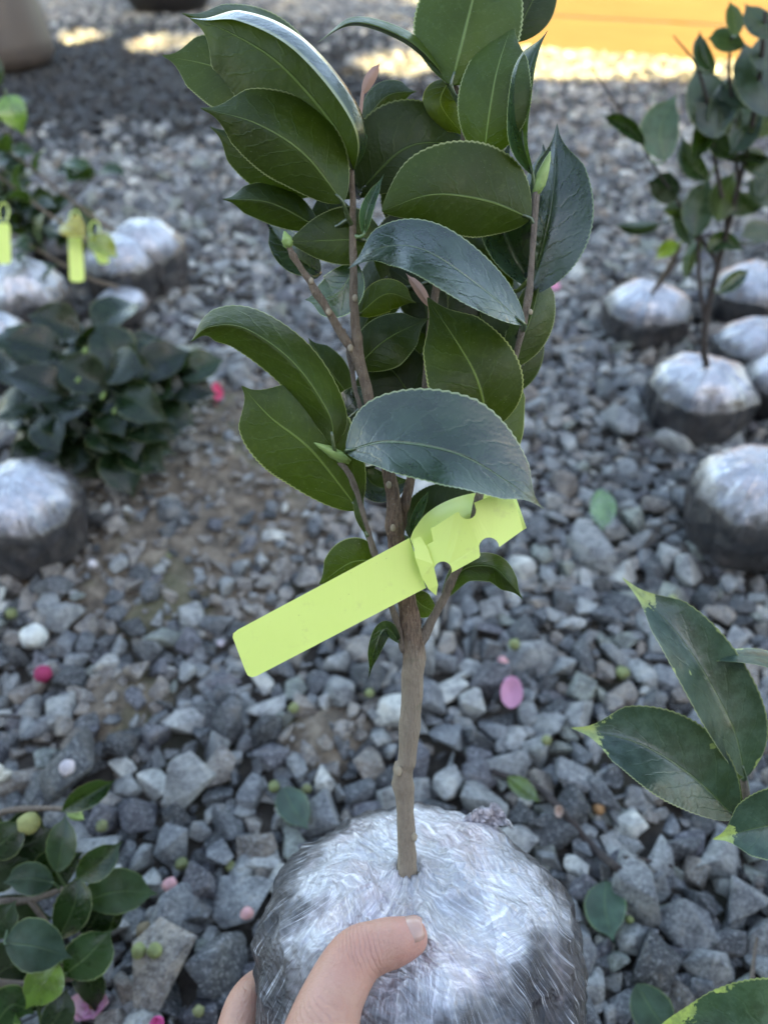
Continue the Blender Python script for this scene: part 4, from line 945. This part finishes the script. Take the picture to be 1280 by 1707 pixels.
stem2(e2, [Pd(1212, 380), Pd(1190, 260), Pd(1180, 180), Pd(1160, 110), Pd(1122, 60)], [.003, .0025, .002, .0015, .0008], 'darkbark', 24)
stem2(e2, [Pd(1230, 310), Pd(1222, 200), Pd(1215, 110), Pd(1220, 50)], [.0025, .002, .002, .001], 'darkbark', 20)
stem2(e2, [Pd(1175, 540), Pd(1165, 470), Pd(1162, 400), Pd(1150, 385)], [.003, .003, .0025, .002], 'darkbark', 20)
top1 = c1+Vector((0, 0, .095))
stem2(e1, [top1, Pd(1118, 440, .05), Pd(1138, 395, .02), Pd(1150, 360)], [.004, .0035, .003, .002], 'bark', 20)
def near2(p): return min(SK2, key=lambda q: (q-p).length)
for mid, a, b, face, mk, tint in [
 ([(1108, 268), (1100, 215), (1128, 155)], 34, 32, U_, 'pale', (1.4, 1.5, 1.4)), ([(1074, 240), (1040, 208), (1001, 192)], 15, 15, U_, 'bush', g3), ([(1134, 312), (1108, 312), (1077, 302)], 28, 26, U_, 'bush', dk),
 ([(1100, 374), (1060, 380), (1021, 374)], 12, 10, D_, 'bush', dk), ([(1194, 232), (1182, 170), (1158, 100)], 40, 38, U_, 'pale', g1), ([(1240, 76), (1205, 66), (1177, 64)], 21, 21, D_, 'bush', g1),
 ([(1226, 62), (1222, 30), (1215, 0)], 14, 16, D_, 'leaf', g2), ([(1292, 195), (1262, 130), (1236, 66)], 42, 42, U_, 'pale', (.8, .85, .9)), ([(1206, 225), (1222, 200), (1236, 172)], 14, 14, D_, 'leaf', g1),
 ([(1246, 214), (1272, 210), (1305, 205)], 18, 18, D_, 'leaf', g2), ([(1158, 395), (1164, 345), (1182, 293)], 27, 26, U_, 'bush', g1), ([(1196, 370), (1206, 325), (1224, 285)], 23, 22, D_, 'leaf', g1),
 ([(1150, 410), (1140, 370), (1128, 325)], 20, 20, U_, 'pale', g1), ([(1284, 264), (1242, 262), (1204, 268)], 9, 8, U_, 'bush', dk), ([(1290, 395), (1260, 385), (1232, 395)], 19, 19, U_, 'pale', g3),
 ([(1132, 408), (1112, 415), (1092, 432)], 12, 13, U_, 'bright', (2, 1.6, .8)), ([(1198, 488), (1226, 466), (1249, 449)], 14, 13, U_, 'leaf', g2), ([(1290, 60), (1262, 35), (1240, 5)], 24, 24, U_, 'bush', g1),
 ([(1250, 300), (1272, 320), (1300, 350)], 22, 22, U_, 'pale', g1), ([(1165, 130), (1178, 205), (1150, 280)], 22, 22, U_, 'bush', g3), ([(1215, 130), (1205, 180), (1180, 230)], 24, 24, U_, 'pale', g3), ([(1262, 160), (1240, 220), (1215, 260)], 24, 24, U_, 'pale', (.7, .8, .8)),
 ([(1240, 250), (1260, 270), (1290, 300)], 20, 22, U_, 'bush', g1), ([(1268, 120), (1280, 90), (1300, 40)], 30, 30, U_, 'pale', g3), ([(1180, 300), (1150, 270), (1135, 225)], 20, 20, U_, 'bush', g1), ([(1205, 350), (1240, 340), (1275, 345)], 20, 20, U_, 'bush', g1),
 ([(1225, 260), (1200, 240), (1190, 200)], 20, 20, U_, 'bush', g3), ([(1180, 420), (1205, 400), (1240, 420)], 16, 16, U_, 'bush', g1), ([(1250, 180), (1225, 160), (1195, 165)], 18, 18, U_, 'pale', g1), ([(1160, 360), (1130, 350), (1100, 350)], 14, 14, D_, 'leaf', g1), ([(1190, 120), (1170, 90), (1165, 50)], 16, 16, U_, 'bush', g1), ([(1262, 330), (1280, 300), (1310, 270)], 22, 22, U_, 'bush', g3), ([(1170, 400), (1150, 430), (1140, 470)], 12, 12, D_, 'bush', g1)]:
    zc = zd(mid[1][1]); b0 = P(mid[0][0], mid[0][1], zc)
    leaf_traced('leaf', mid, a, b, face, zc, e2, M[mk], tint=tint, base=near2(b0), nu=26, nv=4, prad=.0014)
for e, c, hgt, n, sd in [(e4, c4, .26, 14, 1), (e5, c5, .16, 5, 2), (e6, c6, .20, 6, 3), (e3, c3, .17, 6, 4), (e1, c1, .10, 1, 8)]:
    rr_ = random.Random(sd); lean = Vector((.35 if e is not e3 else .55, .1, 1)).normalized()
    b = c+Vector((0, 0, .09)); pts = catmull([b, b+lean*hgt*.5+Vector((.01, 0, 0)), b+lean*hgt+Vector((.04, .02, 0))], 14)
    btube(e, pts, [.004, .003, .0018], 'darkbark')
    if e is not e1: bush_leaves(e, pts[4:], .075, 'pale' if sd == 1 else 'bush', n)
# --- left group
l7, c7, r7 = sap('camellia sapling whose root ball has a pink glint, below the dense dark bush', 38, 968, 98, .125, 7)
l8, c8, r8 = sap('rearmost sapling root ball of the pale cluster behind the dense bush', 246, 503, 64, .145, 8)
l9, c9, r9 = sap('sapling root ball leaning on the rearmost pale wrapped ball', 206, 522, 60, .135, 9)
l10, c10, r10 = sap('sapling root ball under the longest hanging lime tag', 108, 480, 46, .125, 10)
l11, c11, r11 = sap('small sapling root ball tucked low against the dense dark bush', 204, 556, 44, .07, 11)
l12, c12, r12 = sap('large sapling root ball left behind the dense dark bush', 52, 592, 66, .155, 12)
l14, c14, r14 = sap('sapling root ball at the far left beneath the hanging lime tags', 12, 505, 52, .13, 14)
l13, c13, r13 = sap('sapling root ball half hidden left of the dense dark bush', 2, 665, 60, .13, 13)
for e, c, sd in [(l8, c8, 1), (l9, c9, 2), (l10, c10, 3), (l12, c12, 4), (l13, c13, 5), (l7, c7, 6), (l11, c11, 9), (l14, c14, 12)]:
    rr_ = random.Random(sd+30); b = c+Vector((0, 0, .08))
    if e is l7: d = Vector((-.9, 0, .5))
    elif e is l11: d = Vector((-.5, -.3, .25))
    elif e is l8 or e is l9: d = Vector((-.75, .05, .55))
    else: d = Vector((-.45, .05, .8))
    d.normalize(); hgt = .30 if e not in (l11, l7) else .12
    pts = catmull([b, b+d*hgt*.5+Vector((0, 0, .01)), b+d*hgt+Vector((-.03, .0, .06))], 16)
    btube(e, pts, [.0045, .0035, .002], 'twig')
    bush_leaves(e, pts[6:], .075, 'bush', 4 if e in (l11, l7, l8) else 9, tint=(1.1, 1.15, 1.0))
# tags hanging on the left plants
for (x0, y0, x1, y1, wd, z, lb) in [(125, 385, 128, 470, 23, 1.34, 'lime tag hanging straight down over the pale root balls'), (6, 372, 6, 440, 22, 1.30, 'lime tag hanging beside the stem left of the pale root balls'), (158, 402, 172, 440, 18, 1.40, 'short tilted lime tag in front of the rearmost pale root ball')]:
    t = empty('plant_tag', P(x0, y0, z), lb, 'tag', 'lime yellow plant tags')
    h_ = wd/2
    sheet('strip', [(x0-h_, y0+4), (x0-h_+4, y0), (x0+h_-4, y0), (x0+h_, y0+4), (x1+h_+2, y1-5), (x1+h_-2, y1), (x1-h_+4, y1), (x1-h_, y1-5)], t, M['tag'], lambda x, y: z+(y-y0)*.0001, .0008)
    child(tube('loop', [P(x0-4, y0+3, z), P(x0-8, y0-24, z+.01), P(x0+2, y0-34, z+.02), P(x0+9, y0-20, z+.012), P(x0+4, y0+3, z)], [.0012]*5, M['tag'], 6, 16), t)
tl = empty('camellia_sapling', G(60, 470), 'leafy camellia with one yellowing leaf behind the hanging lime tags', 'plant', GRP)
SKb = []
for pts in ([(60, 470), (50, 400), (30, 330), (10, 240), (-5, 160)], [(50, 400), (90, 360), (135, 320), (160, 290)], [(40, 380), (20, 340), (0, 300), (-20, 280)], [(60, 420), (100, 390), (160, 400)]):
    c = catmull([P(x, y, zg(470)-(470-y)/470*.42) for x, y in pts], 14); SKb.extend(c)
    v, f = tube_vf(c, np.linspace(.004, .0015, 14), 7, .1); child(link('stem', mesh('stem', v, f), M['darkbark']), tl)
for i in range(92):
    q = SKb[rb_.randrange(4, len(SKb))]; d = Vector((rb_.gauss(0, 1), rb_.gauss(0, .7)-.3, rb_.gauss(.1, .6))).normalized(); t = rb_.uniform(.7, 1.5)
    put_leaf(tl, 'pale' if i % 4 == 0 else 'bush', q, d, Vector((0, -.4, 1)), rb_.uniform(.055, .085), (t, t, t), rb_)
for p_, dd, tt in [((100, 372), (.6, -.4, -.1), (3.2, 1.5, .3)), ((8, 150), (.35, -.5, -.7), (1.1, 1.2, .8)), ((140, 395), (.8, -.2, -.4), (2, 1.4, .5))]:
    put_leaf(tl, 'bright', P(p_[0], p_[1], 1.33 if p_[1] > 200 else 1.15), Vector(dd), Vector((0, -.5, 1)), .07, tt, rb_)
# --- dense bush
g0 = G(140, 800); bu = empty('camellia_bush', Vector((g0.x, g0.y+.07, 0)), 'low dense dark green camellia bush sprawling over the gravel', 'plant')
cb = P(150, 690, 1.06)
SKa = []
for i in range(16):
    an = i*2.39996; k = (i+.5)/16
    e_ = P(165+math.cos(an)*140*math.sqrt(k), 655+math.sin(an)*95*math.sqrt(k), 1.0+.07*k)
    c = catmull([bu.location+Vector((0, 0, .01)), bu.location.lerp(e_, .55)+Vector((0, .01, .02)), e_], 12); SKa.append(c)
    v, f = tube_vf(c, np.linspace(.004, .0016, 12), 6, .1); child(link('stem', mesh('stem', v, f), M['darkbark']), bu)
for c in SKa:
    for k in range(7):
        q = c[rb_.randrange(5, 12)]; out = (q-cb).normalized(); an = k*2.4
        d = (out*.5+Vector((math.cos(an), math.sin(an)*.7-.25, rb_.uniform(-.35, .25)))).normalized(); t = rb_.uniform(.3, .85)
        put_leaf(bu, 'bush', q, d, Vector((0, -.55, 1)), rb_.uniform(.075, .105), (t, t, t), rb_)
put_leaf(bu, 'bush', SKa[0][-1].lerp(G(300, 660), .75)+Vector((0, 0, .02)), Vector((1, 0, .02)), Vector((0, -.4, 1)), .06, g1, rb_)
for x, y in [(140, 590), (205, 620), (128, 640), (235, 660), (170, 665), (190, 690)]:
    bud(bu, P(x, y, .985), P(x+5, y-12, .975), .0032, 'budgreen')
# --- bottom left plant
ZC = .545; pc = G(-170, 1560)
lc = empty('camellia_plant', Vector((pc.x, pc.y, 0)), 'low camellia with dark leaves and round buds spreading over the gravel beside the hand', 'plant')
SK2 = []
Pc = lambda x, y, dz=0: P(x, y, ZC+dz/1000)
stem2(lc, [Vector((pc.x, pc.y, .01)), Pc(-60, 1400, 20), Pc(0, 1356, 25), Pc(60, 1348, 25), Pc(112, 1350, 20), Pc(136, 1362, 15)], [.005, .0035, .0026, .0022, .002, .0018])
stem2(lc, [Vector((pc.x, pc.y, .01)), Pc(-60, 1620), Pc(20, 1640), Pc(95, 1636), Pc(138, 1624)], [.005, .0035, .0026, .0022, .002])
stem2(lc, [Vector((pc.x, pc.y, .01)), Pc(-40, 1510, 10), Pc(50, 1500, 15), Pc(110, 1480, 15)], [.005, .0035, .0026, .002])
stem2(lc, [Pc(50, 1500, 15), Pc(90, 1560, 12), Pc(110, 1620, 5)], [.0025, .002, .0016])
for mid, a, b, mk, tint in [
 ([(8, 1572, -12), (60, 1578, -18), (122, 1597, -10)], 48, 46, 'pale', (1.0, 1.15, 1.2)), ([(98, 1606, -8), (72, 1640, -12), (42, 1684, -6)], 34, 32, 'bright', (1.2, 1.2, 1)), ([(108, 1625, -2), (150, 1590, -6), (188, 1548, 0)], 36, 40, 'bush', (1.4, 1.5, 1.4)),
 ([(96, 1455, 5), (104, 1405, 0), (110, 1356, 6)], 26, 25, 'pale', (.75, .85, .7)), ([(128, 1466, 8), (165, 1440, 4), (205, 1402, 10)], 27, 25, 'bush', g1), ([(104, 1352, 15), (150, 1325, 10), (194, 1300, 15)], 20, 20, 'bush', g1),
 ([(138, 1502, 15), (200, 1486, 10), (264, 1490, 18)], 40, 38, 'pale', (.8, .95, .8)), ([(90, 1472, 10), (50, 1464, 6), (4, 1472, 12)], 30, 28, 'pale', (.85, 1, 1)), ([(98, 1565, 8), (124, 1510, 4), (132, 1452, 10)], 32, 30, 'bush', g1),
 ([(-20, 1560, 0), (4, 1535, -4), (28, 1500, 0)], 26, 26, 'bush', g1), ([(-25, 1425, 12), (10, 1400, 8), (42, 1368, 14)], 32, 30, 'bush', g3), ([(-10, 1710, -4), (22, 1675, -8), (58, 1690, -2)], 34, 34, 'bush', (1.1, 1.3, .9)),
 ([(70, 1725, 2), (100, 1690, 0), (112, 1645, 6)], 26, 26, 'bush', g3), ([(-40, 1480, 16), (0, 1450, 14), (50, 1430, 20)], 36, 36, 'bush', dk), ([(-30, 1640, 20), (30, 1600, 18), (80, 1560, 24)], 40, 40, 'bush', dk), ([(20, 1420, 25), (60, 1400, 22), (90, 1380, 28)], 34, 34, 'bush', dk), ([(140, 1560, 20), (160, 1530, 18), (190, 1480, 22)], 30, 30, 'bush', dk), ([(-40, 1760, 5), (10, 1740, 0), (60, 1730, 5)], 34, 34, 'bush', g3), ([(0, 1680, 25), (60, 1640, 22), (110, 1600, 26)], 40, 40, 'bush', dk), ([(60, 1500, 22), (90, 1450, 20), (140, 1420, 26)], 34, 34, 'bush', dk), ([(120, 1600, 18), (150, 1640, 16), (160, 1690, 20)], 26, 26, 'bush', dk), ([(-10, 1500, 22), (40, 1530, 20), (90, 1530, 26)], 36, 36, 'bush', dk), ([(60, 1350, 26), (40, 1400, 24), (60, 1450, 30)], 34, 34, 'bush', dk), ([(120, 1520, 22), (170, 1530, 20), (215, 1515, 26)], 28, 28, 'bush', dk)]:
    b0 = P(mid[0][0], mid[0][1], ZC+mid[0][2]/1000)
    leaf_traced('leaf', mid, a, b, U_, ZC, lc, M[mk], tint=tint, base=near2(b0), nu=32, nv=5)
def ball_bud(parent, c, r, col, name='flower_bud', lab=None):
    bm = bmesh.new(); bmesh.ops.create_icosphere(bm, subdivisions=3, radius=1)
    sd = random.random()*50; ax_ = Vector((random.gauss(0, 1), random.gauss(0, 1), .4)).normalized(); rot = ax_.to_track_quat('Z', 'Y').to_matrix()
    for q in bm.verts:
        a = math.atan2(q.co.y, q.co.x); k = 1+.10*abs(math.sin(a*1.5+q.co.z*2.2+sd))+.12*noise.noise(q.co*1.4+Vector((sd, 0, 0)))-.25*max(0, q.co.z)**2
        z = q.co.z*(1.45 if q.co.z > 0 else .95)
        q.co = c+rot @ (Vector((q.co.x, q.co.y, z))*r*k)
    me = bpy.data.meshes.new(name); bm.to_mesh(me); bm.free(); me.polygons.foreach_set('use_smooth', [True]*len(me.polygons))
    o = link(name, me, M['bud']); jt = random.uniform(.75, 1.15); o.color = (col[0]*jt, col[1]*jt*random.uniform(.9, 1.05), col[2]*jt, 1)
    if parent: child(o, parent)
    else:
        me.transform(Matrix.Translation(-c)); o.location = c
    return o
ball_bud(lc, Pc(47, 1374, 18), .0078, (1.5, 1.35, 1.2)); bud(lc, Pc(112, 1352, 20), Pc(142, 1322, 10), .0026); bud(lc, Pc(118, 1352, 18), Pc(140, 1366, 10), .0042)
# --- variegated plant at the right
ZE = .42; pe = G(1560, 1620)
ve = empty('variegated_camellia', Vector((pe.x, pe.y, 0)), 'camellia with grey green leaves splashed yellow at tips and margins', 'plant')
ground_ball(ve, Vector((pe.x+.02, pe.y, 0)), .075, .12, 30)
SK2 = []
Pe = lambda x, y, dz=0: P(x, y, ZE+dz/1000)
stem2(ve, [Vector((pe.x, pe.y, .10)), Pe(1460, 1640, 40), Pe(1370, 1530, 25), Pe(1300, 1430, 14), Pe(1255, 1370, 8), Pe(1238, 1300, 5)], [.006, .0045, .0035, .003, .0028, .002], 'twig', 30)
stem2(ve, [Vector((pe.x, pe.y, .10)), Pe(1500, 1740, 30), Pe(1430, 1745, 10)], [.005, .004, .003])
stem2(ve, [Pe(1370, 1530, 25), Pe(1420, 1350, 0), Pe(1430, 1180, -10)], [.0035, .003, .002])
for mid, a, b, face, op in [
 ([(1242, 1296, 0), (1215, 1200, -10), (1135, 1065, -12), (1036, 962, 4)], 44, 66, U_, dict(wtrue=.21, sl=-1, sr=-.2)), ([(1228, 1365, -4), (1150, 1292, -14), (1060, 1238, -16), (951, 1213, -4)], 62, 78, U_, dict(wtrue=.26, sl=-1, sr=-.3, wave=.04)),
 ([(1428, 1175, -14), (1300, 1108, -20), (1230, 1094, -18), (1177, 1105, -8)], 12, 15, U_, dict(tint=(1.5, 1.6, 1.5), sl=-1, sr=1, wtrue=.18)), ([(1420, 1405, -10), (1300, 1376, -24), (1187, 1399, -16)], 64, 66, U_, dict(wave=.05, tint=(1.3, 1.4, 1.2))),
 ([(1242, 1352, 14), (1210, 1290, 12), (1176, 1238, 18)], 24, 28, D_, dict(tint=(.9, .9, .6))), ([(1425, 1752, -10), (1270, 1726, -24), (1098, 1712, -8)], 70, 98, U_, dict(blunt=.8, wave=.06, sr=-.6, tint=(1.5, 1.6, 1.2))),
 ([(1280, 1400, 10), (1330, 1340, 8), (1400, 1290, 14)], 44, 44, U_, dict())]:
    b0 = P(mid[0][0], mid[0][1], ZE+mid[0][2]/1000)
    leaf_traced('leaf', mid, a, b, face, ZE, ve, M['vari'], base=near2(b0), **op)
bud(ve, Pe(1232, 1345, 0), Pe(1208, 1268, -4), .0022)

# ================================================================== SMALL THINGS ON THE GRAVEL
grn, wht, pnk, red, ora, brn = (1, 1, 1), (2.2, 1.9, 4.4), (2.3, 1.15, 2.6), (1.8, .15, 1.1), (1.6, .75, .8), (.8, .55, .8)
nm = {grn: ('yellow green', 'fallen green camellia buds'), wht: ('whitish', 'fallen whitish camellia buds'), pnk: ('pale pink', 'fallen pink camellia buds'), red: ('deep red', None), ora: ('orange brown', 'fallen orange buds'), brn: ('brownish', None)}
BUDS = [(333, 910, 9, grn), (285, 928, 9, grn), (490, 1180, 10, grn), (535, 1210, 10, grn), (457, 1312, 11, grn), (512, 1316, 10, grn), (616, 1155, 9, grn), (385, 1445, 11, grn), (413, 1522, 12, pnk), (283, 1476, 14, pnk),
        (240, 1552, 16, brn), (232, 1586, 14, grn), (258, 1584, 14, grn), (58, 1060, 24, wht), (73, 1124, 17, red), (112, 1280, 15, wht), (20, 1023, 11, grn), (155, 940, 9, wht), (838, 1104, 11, pnk), (857, 1075, 11, grn), (1036, 1122, 13, grn),
        (997, 1348, 12, ora), (1048, 1533, 8, grn), (332, 1686, 11, grn), (170, 1378, 11, grn), (368, 1073, 8, wht), (303, 1440, 12, grn), (1120, 1000, 9, grn), (910, 1235, 10, grn)]
BL = {(58, 1060): 'largest whitish bud, on stones above the deep red bud', (73, 1124): 'deep red camellia bud below the largest whitish one', (112, 1280): 'whitish bud above the twig of the low camellia',
      (155, 940): 'small whitish bud beside the root ball with the pink glint', (368, 1073): 'small whitish bud just past the rounded end of the lime tag', (413, 1522): 'pale pink bud close to the edge of the held root ball',
      (283, 1476): 'pale pink bud between the low camellia and the held root ball', (838, 1104): 'pale pink bud just above the bright pink petal', (857, 1075): 'yellow green bud above a pale pink bud and petal',
      (240, 1552): 'brownish bud topping a pile of three on a stone', (232, 1586): 'yellow green bud in the pile of three, touching the stone', (258, 1584): 'brighter yellow green bud at the side of the pile of three',
      (457, 1312): 'yellow green bud at the base of the flat grey green leaf', (512, 1316): 'yellow green bud beside the tip half of the flat grey green leaf', (997, 1348): 'orange brown bud next to the dark curved root',
      (333, 910): 'yellow green bud on bare soil, the farther of a pair', (285, 928): 'yellow green bud on bare soil, the nearer of a pair', (490, 1180): 'yellow green bud below the lime tag, the farther of two', (535, 1210): 'yellow green bud below the lime tag, the nearer of two',
      (616, 1155): 'small yellow green bud right beside the held trunk', (1036, 1122): 'yellow green bud near the tip of the upright variegated leaf', (910, 1235): 'yellow green bud between the trunk and the variegated leaf tip', (1048, 1533): 'tiny yellow green bud touching the broad dull green leaf',
      (332, 1686): 'yellow green bud beside the bent finger', (170, 1378): 'yellow green bud off the end of the low camellia twig', (20, 1023): 'yellow green bud near the largest whitish one'}
for x, y, r, c in BUDS:
    g = on_gravel(x, y); z = (g-C0).dot(FW); r *= .80; o = ball_bud(None, g-(g-C0).normalized()*r*z/F*.8, r*z/F, c)
    sp = BL.get((x, y))
    tag(o, sp or '%s camellia bud fallen on the gravel' % nm[c][0], 'bud', None if sp and c in (red, brn) else nm[c][1])
def ground_leaf(mid, a, b, mat, tint, label, cat='leaf', name='fallen_leaf', h=.036):
    h = max(on_gravel(x, y).z for x, y in mid)+.007
    zc = zg(mid[1][1], h); c = G(mid[1][0], mid[1][1], h)
    e = empty(name, c, label, cat)
    pts = [(x, y, (zg(y, h)-zc)*1000) for x, y in mid]
    o = leaf_traced(name, pts, a, b, U_, zc, e, mat, tint=tint, nu=24, nv=4, sl=-.3, sr=.3)
    mw = o.data; 
    for vtx in mw.vertices: vtx.co -= c
    for k_ in ('label', 'category'): o[k_] = e[k_]
    bpy.data.objects.remove(e); o.location = c; o.matrix_parent_inverse = Matrix(); return o
ground_leaf([(472, 1312), (488, 1345), (515, 1384)], 28, 26, M['pale'], (1.1, 1.3, 1.2), 'single grey green fallen leaf flat on the gravel between yellow buds')
ground_leaf([(846, 1295), (872, 1315), (900, 1338)], 16, 15, M['bright'], (1.0, .9, 1.2), 'narrow yellow green fallen leaf beside the dark root')
ground_leaf([(1000, 815), (1005, 850), (1003, 885)], 22, 22, M['bright'], (.7, .9, 1.2), 'pale green fallen leaf between grey stones')
ground_leaf([(1010, 1468), (1008, 1515), (1022, 1570)], 36, 34, M['pale'], (1.2, 1.5, 1.2), 'broad dull green fallen leaf beside the wrapped ball')
ground_leaf([(1060, 1640), (1090, 1690), (1120, 1730)], 34, 34, M['pale'], (1, 1.2, .9), 'dull green fallen leaf partly under the variegated leaf')
ground_leaf([(905, 352), (890, 358), (870, 362)], 8, 8, M['bright'], (1.3, 1.1, 1.2), 'small yellowish fallen leaf far across the gravel', h=.03)
def petal(x, y, a, b, col, label, tilt=0.0, h=.038):
    c = on_gravel(x, y); c = c-(c-C0).normalized()*.020; z = (c-C0).dot(FW); bm = bmesh.new(); bmesh.ops.create_icosphere(bm, subdivisions=3, radius=1); sd = x*.1
    for q in bm.verts:
        r2 = q.co.x**2+q.co.y**2
        q.co = Vector((q.co.x*a*z/F*(1+.12*noise.noise(q.co*2+Vector((sd, 0, 0)))), q.co.y*b*z/F*1.1, q.co.z*.0022+.006*r2+.002*noise.noise(q.co*1.7+Vector((0, sd, 0)))))
    me = bpy.data.meshes.new('fallen_petal'); bm.to_mesh(me); bm.free(); me.polygons.foreach_set('use_smooth', [True]*len(me.polygons))
    o = link('fallen_petal', me, M['petal']); o.color = (*col, 1); o.location = c; o.rotation_euler = (math.pi/2-PITCH-.15, .1, tilt); tag(o, label, 'petal'); return o
petal(850, 1153, 19, 24, (.85, .42, .62), 'bright pink camellia petal standing on a grey stone')
petal(362, 655, 9, 15, (1.0, .12, .25), 'crimson petal on the bare soil beside the dense bush', .4)
petal(372, 678, 14, 6, (1.0, .15, .25), 'second crimson petal lying just below the first on the soil', .3)
petal(700, 560+165, 6, 6, (1, .5, .7), 'tiny pink petal between stones behind the stem')
petal(923, 478, 9, 7, (1, .45, .65), 'pale pink petal far back on the gravel right of the stem')
petal(1003, 325, 7, 6, (1, .4, .6), 'small pink petal on the distant gravel')
petal(928, 1350, 7, 9, (.8, .6, .5), 'brownish dry petal by the dark root')
petal(265, 1700, 12, 10, (.95, .15, .45), 'magenta petal among stones beside the fingers')
# pink blossom lying bottom left
c = on_gravel(158, 1680); fl = empty('fallen_blossom', c, 'faded pink camellia blossom lying on the gravel at the plant', 'flower'); z = (c-C0).dot(FW)
for i in range(6):
    an = i*1.05; v = []; f = []
    for a in range(9):
        for b in range(7):
            u, t = a/8, b/6*2-1; k = math.sin(math.pi*(.08+.9*u)**.8)**.8*.008
            d = Vector((math.cos(an), math.sin(an), 0)); s = Vector((-math.sin(an), math.cos(an), 0))
            v.append(c+d*(u*.014)+s*(t*k)+Vector((0, 0, .004+.012*u*u*(.6+.4*(i % 2))+.004*t*t)))
    for a in range(8):
        for b in range(6): q = a*7+b; f.append((q, q+1, q+8, q+7))
    o = link('petal', mesh('petal', v, f), M['petal']); o.color = (.85, .50-.05*(i % 3), .60, 1); child(o, fl)
ball_bud(fl, c+Vector((0, 0, .004)), .0032, (.9, .45, .5), 'flower_heart')
# dark root lying on the gravel, twigs
def gtwig(pts, rad, label, mat='darkbark', h=.036):
    o = tube('twig', [on_gravel(x, y, rad[0]*.6+(h-.036)) for x, y in pts], rad, M[mat], 8, 30, .2)
    c = G(*pts[0], 0); o.data.transform(Matrix.Translation(-c)); o.location = c; return tag(o, label, 'twig')
gtwig([(752, 1205), (775, 1262), (830, 1290), (890, 1312), (935, 1352), (985, 1412), (1030, 1450)], [.0022, .003, .0034, .0036, .0038, .004, .0042], 'dark curved root lying across the gravel behind the wrapped ball')
gtwig([(1255, 1570), (1250, 1600), (1246, 1640)], [.0013, .0015, .0018], 'short pale twig standing up beside the big yellow edged leaf', 'twig', .045)
gtwig([(0, 1193), (60, 1200), (110, 1215)], [.0014, .0014, .0012], 'thin reddish twig lying below the red bud', 'darkbark')
gtwig([(1040, 1430), (1080, 1436), (1120, 1445)], [.0016, .002, .0016], 'thin dark twig at the end of the curved root', 'darkbark')
gtwig([(395, 985), (430, 1000), (455, 1022)], [.0008, .001, .0008], 'thin pale straw lying on the bare soil', 'twig')
# snail shell
c = on_gravel(4, 1292, .008); z = (c-C0).dot(FW); v, f = [], []
pts = [c+(XR*math.cos(t)+UP*math.sin(t))*.0016*math.exp(.13*t)-FW*(.004-.0003*t) for t in np.linspace(0, 12.5, 60)]
tube_vf(pts, [.0011*math.exp(.13*t)*.9 for t in np.linspace(0, 12.5, 60)], 10, 0, v, f)
o = link('snail_shell', mesh('snail_shell', [q-c for q in v], f), M['snail']); o.location = c; tag(o, 'whitish coiled snail shell on the gravel', 'shell')
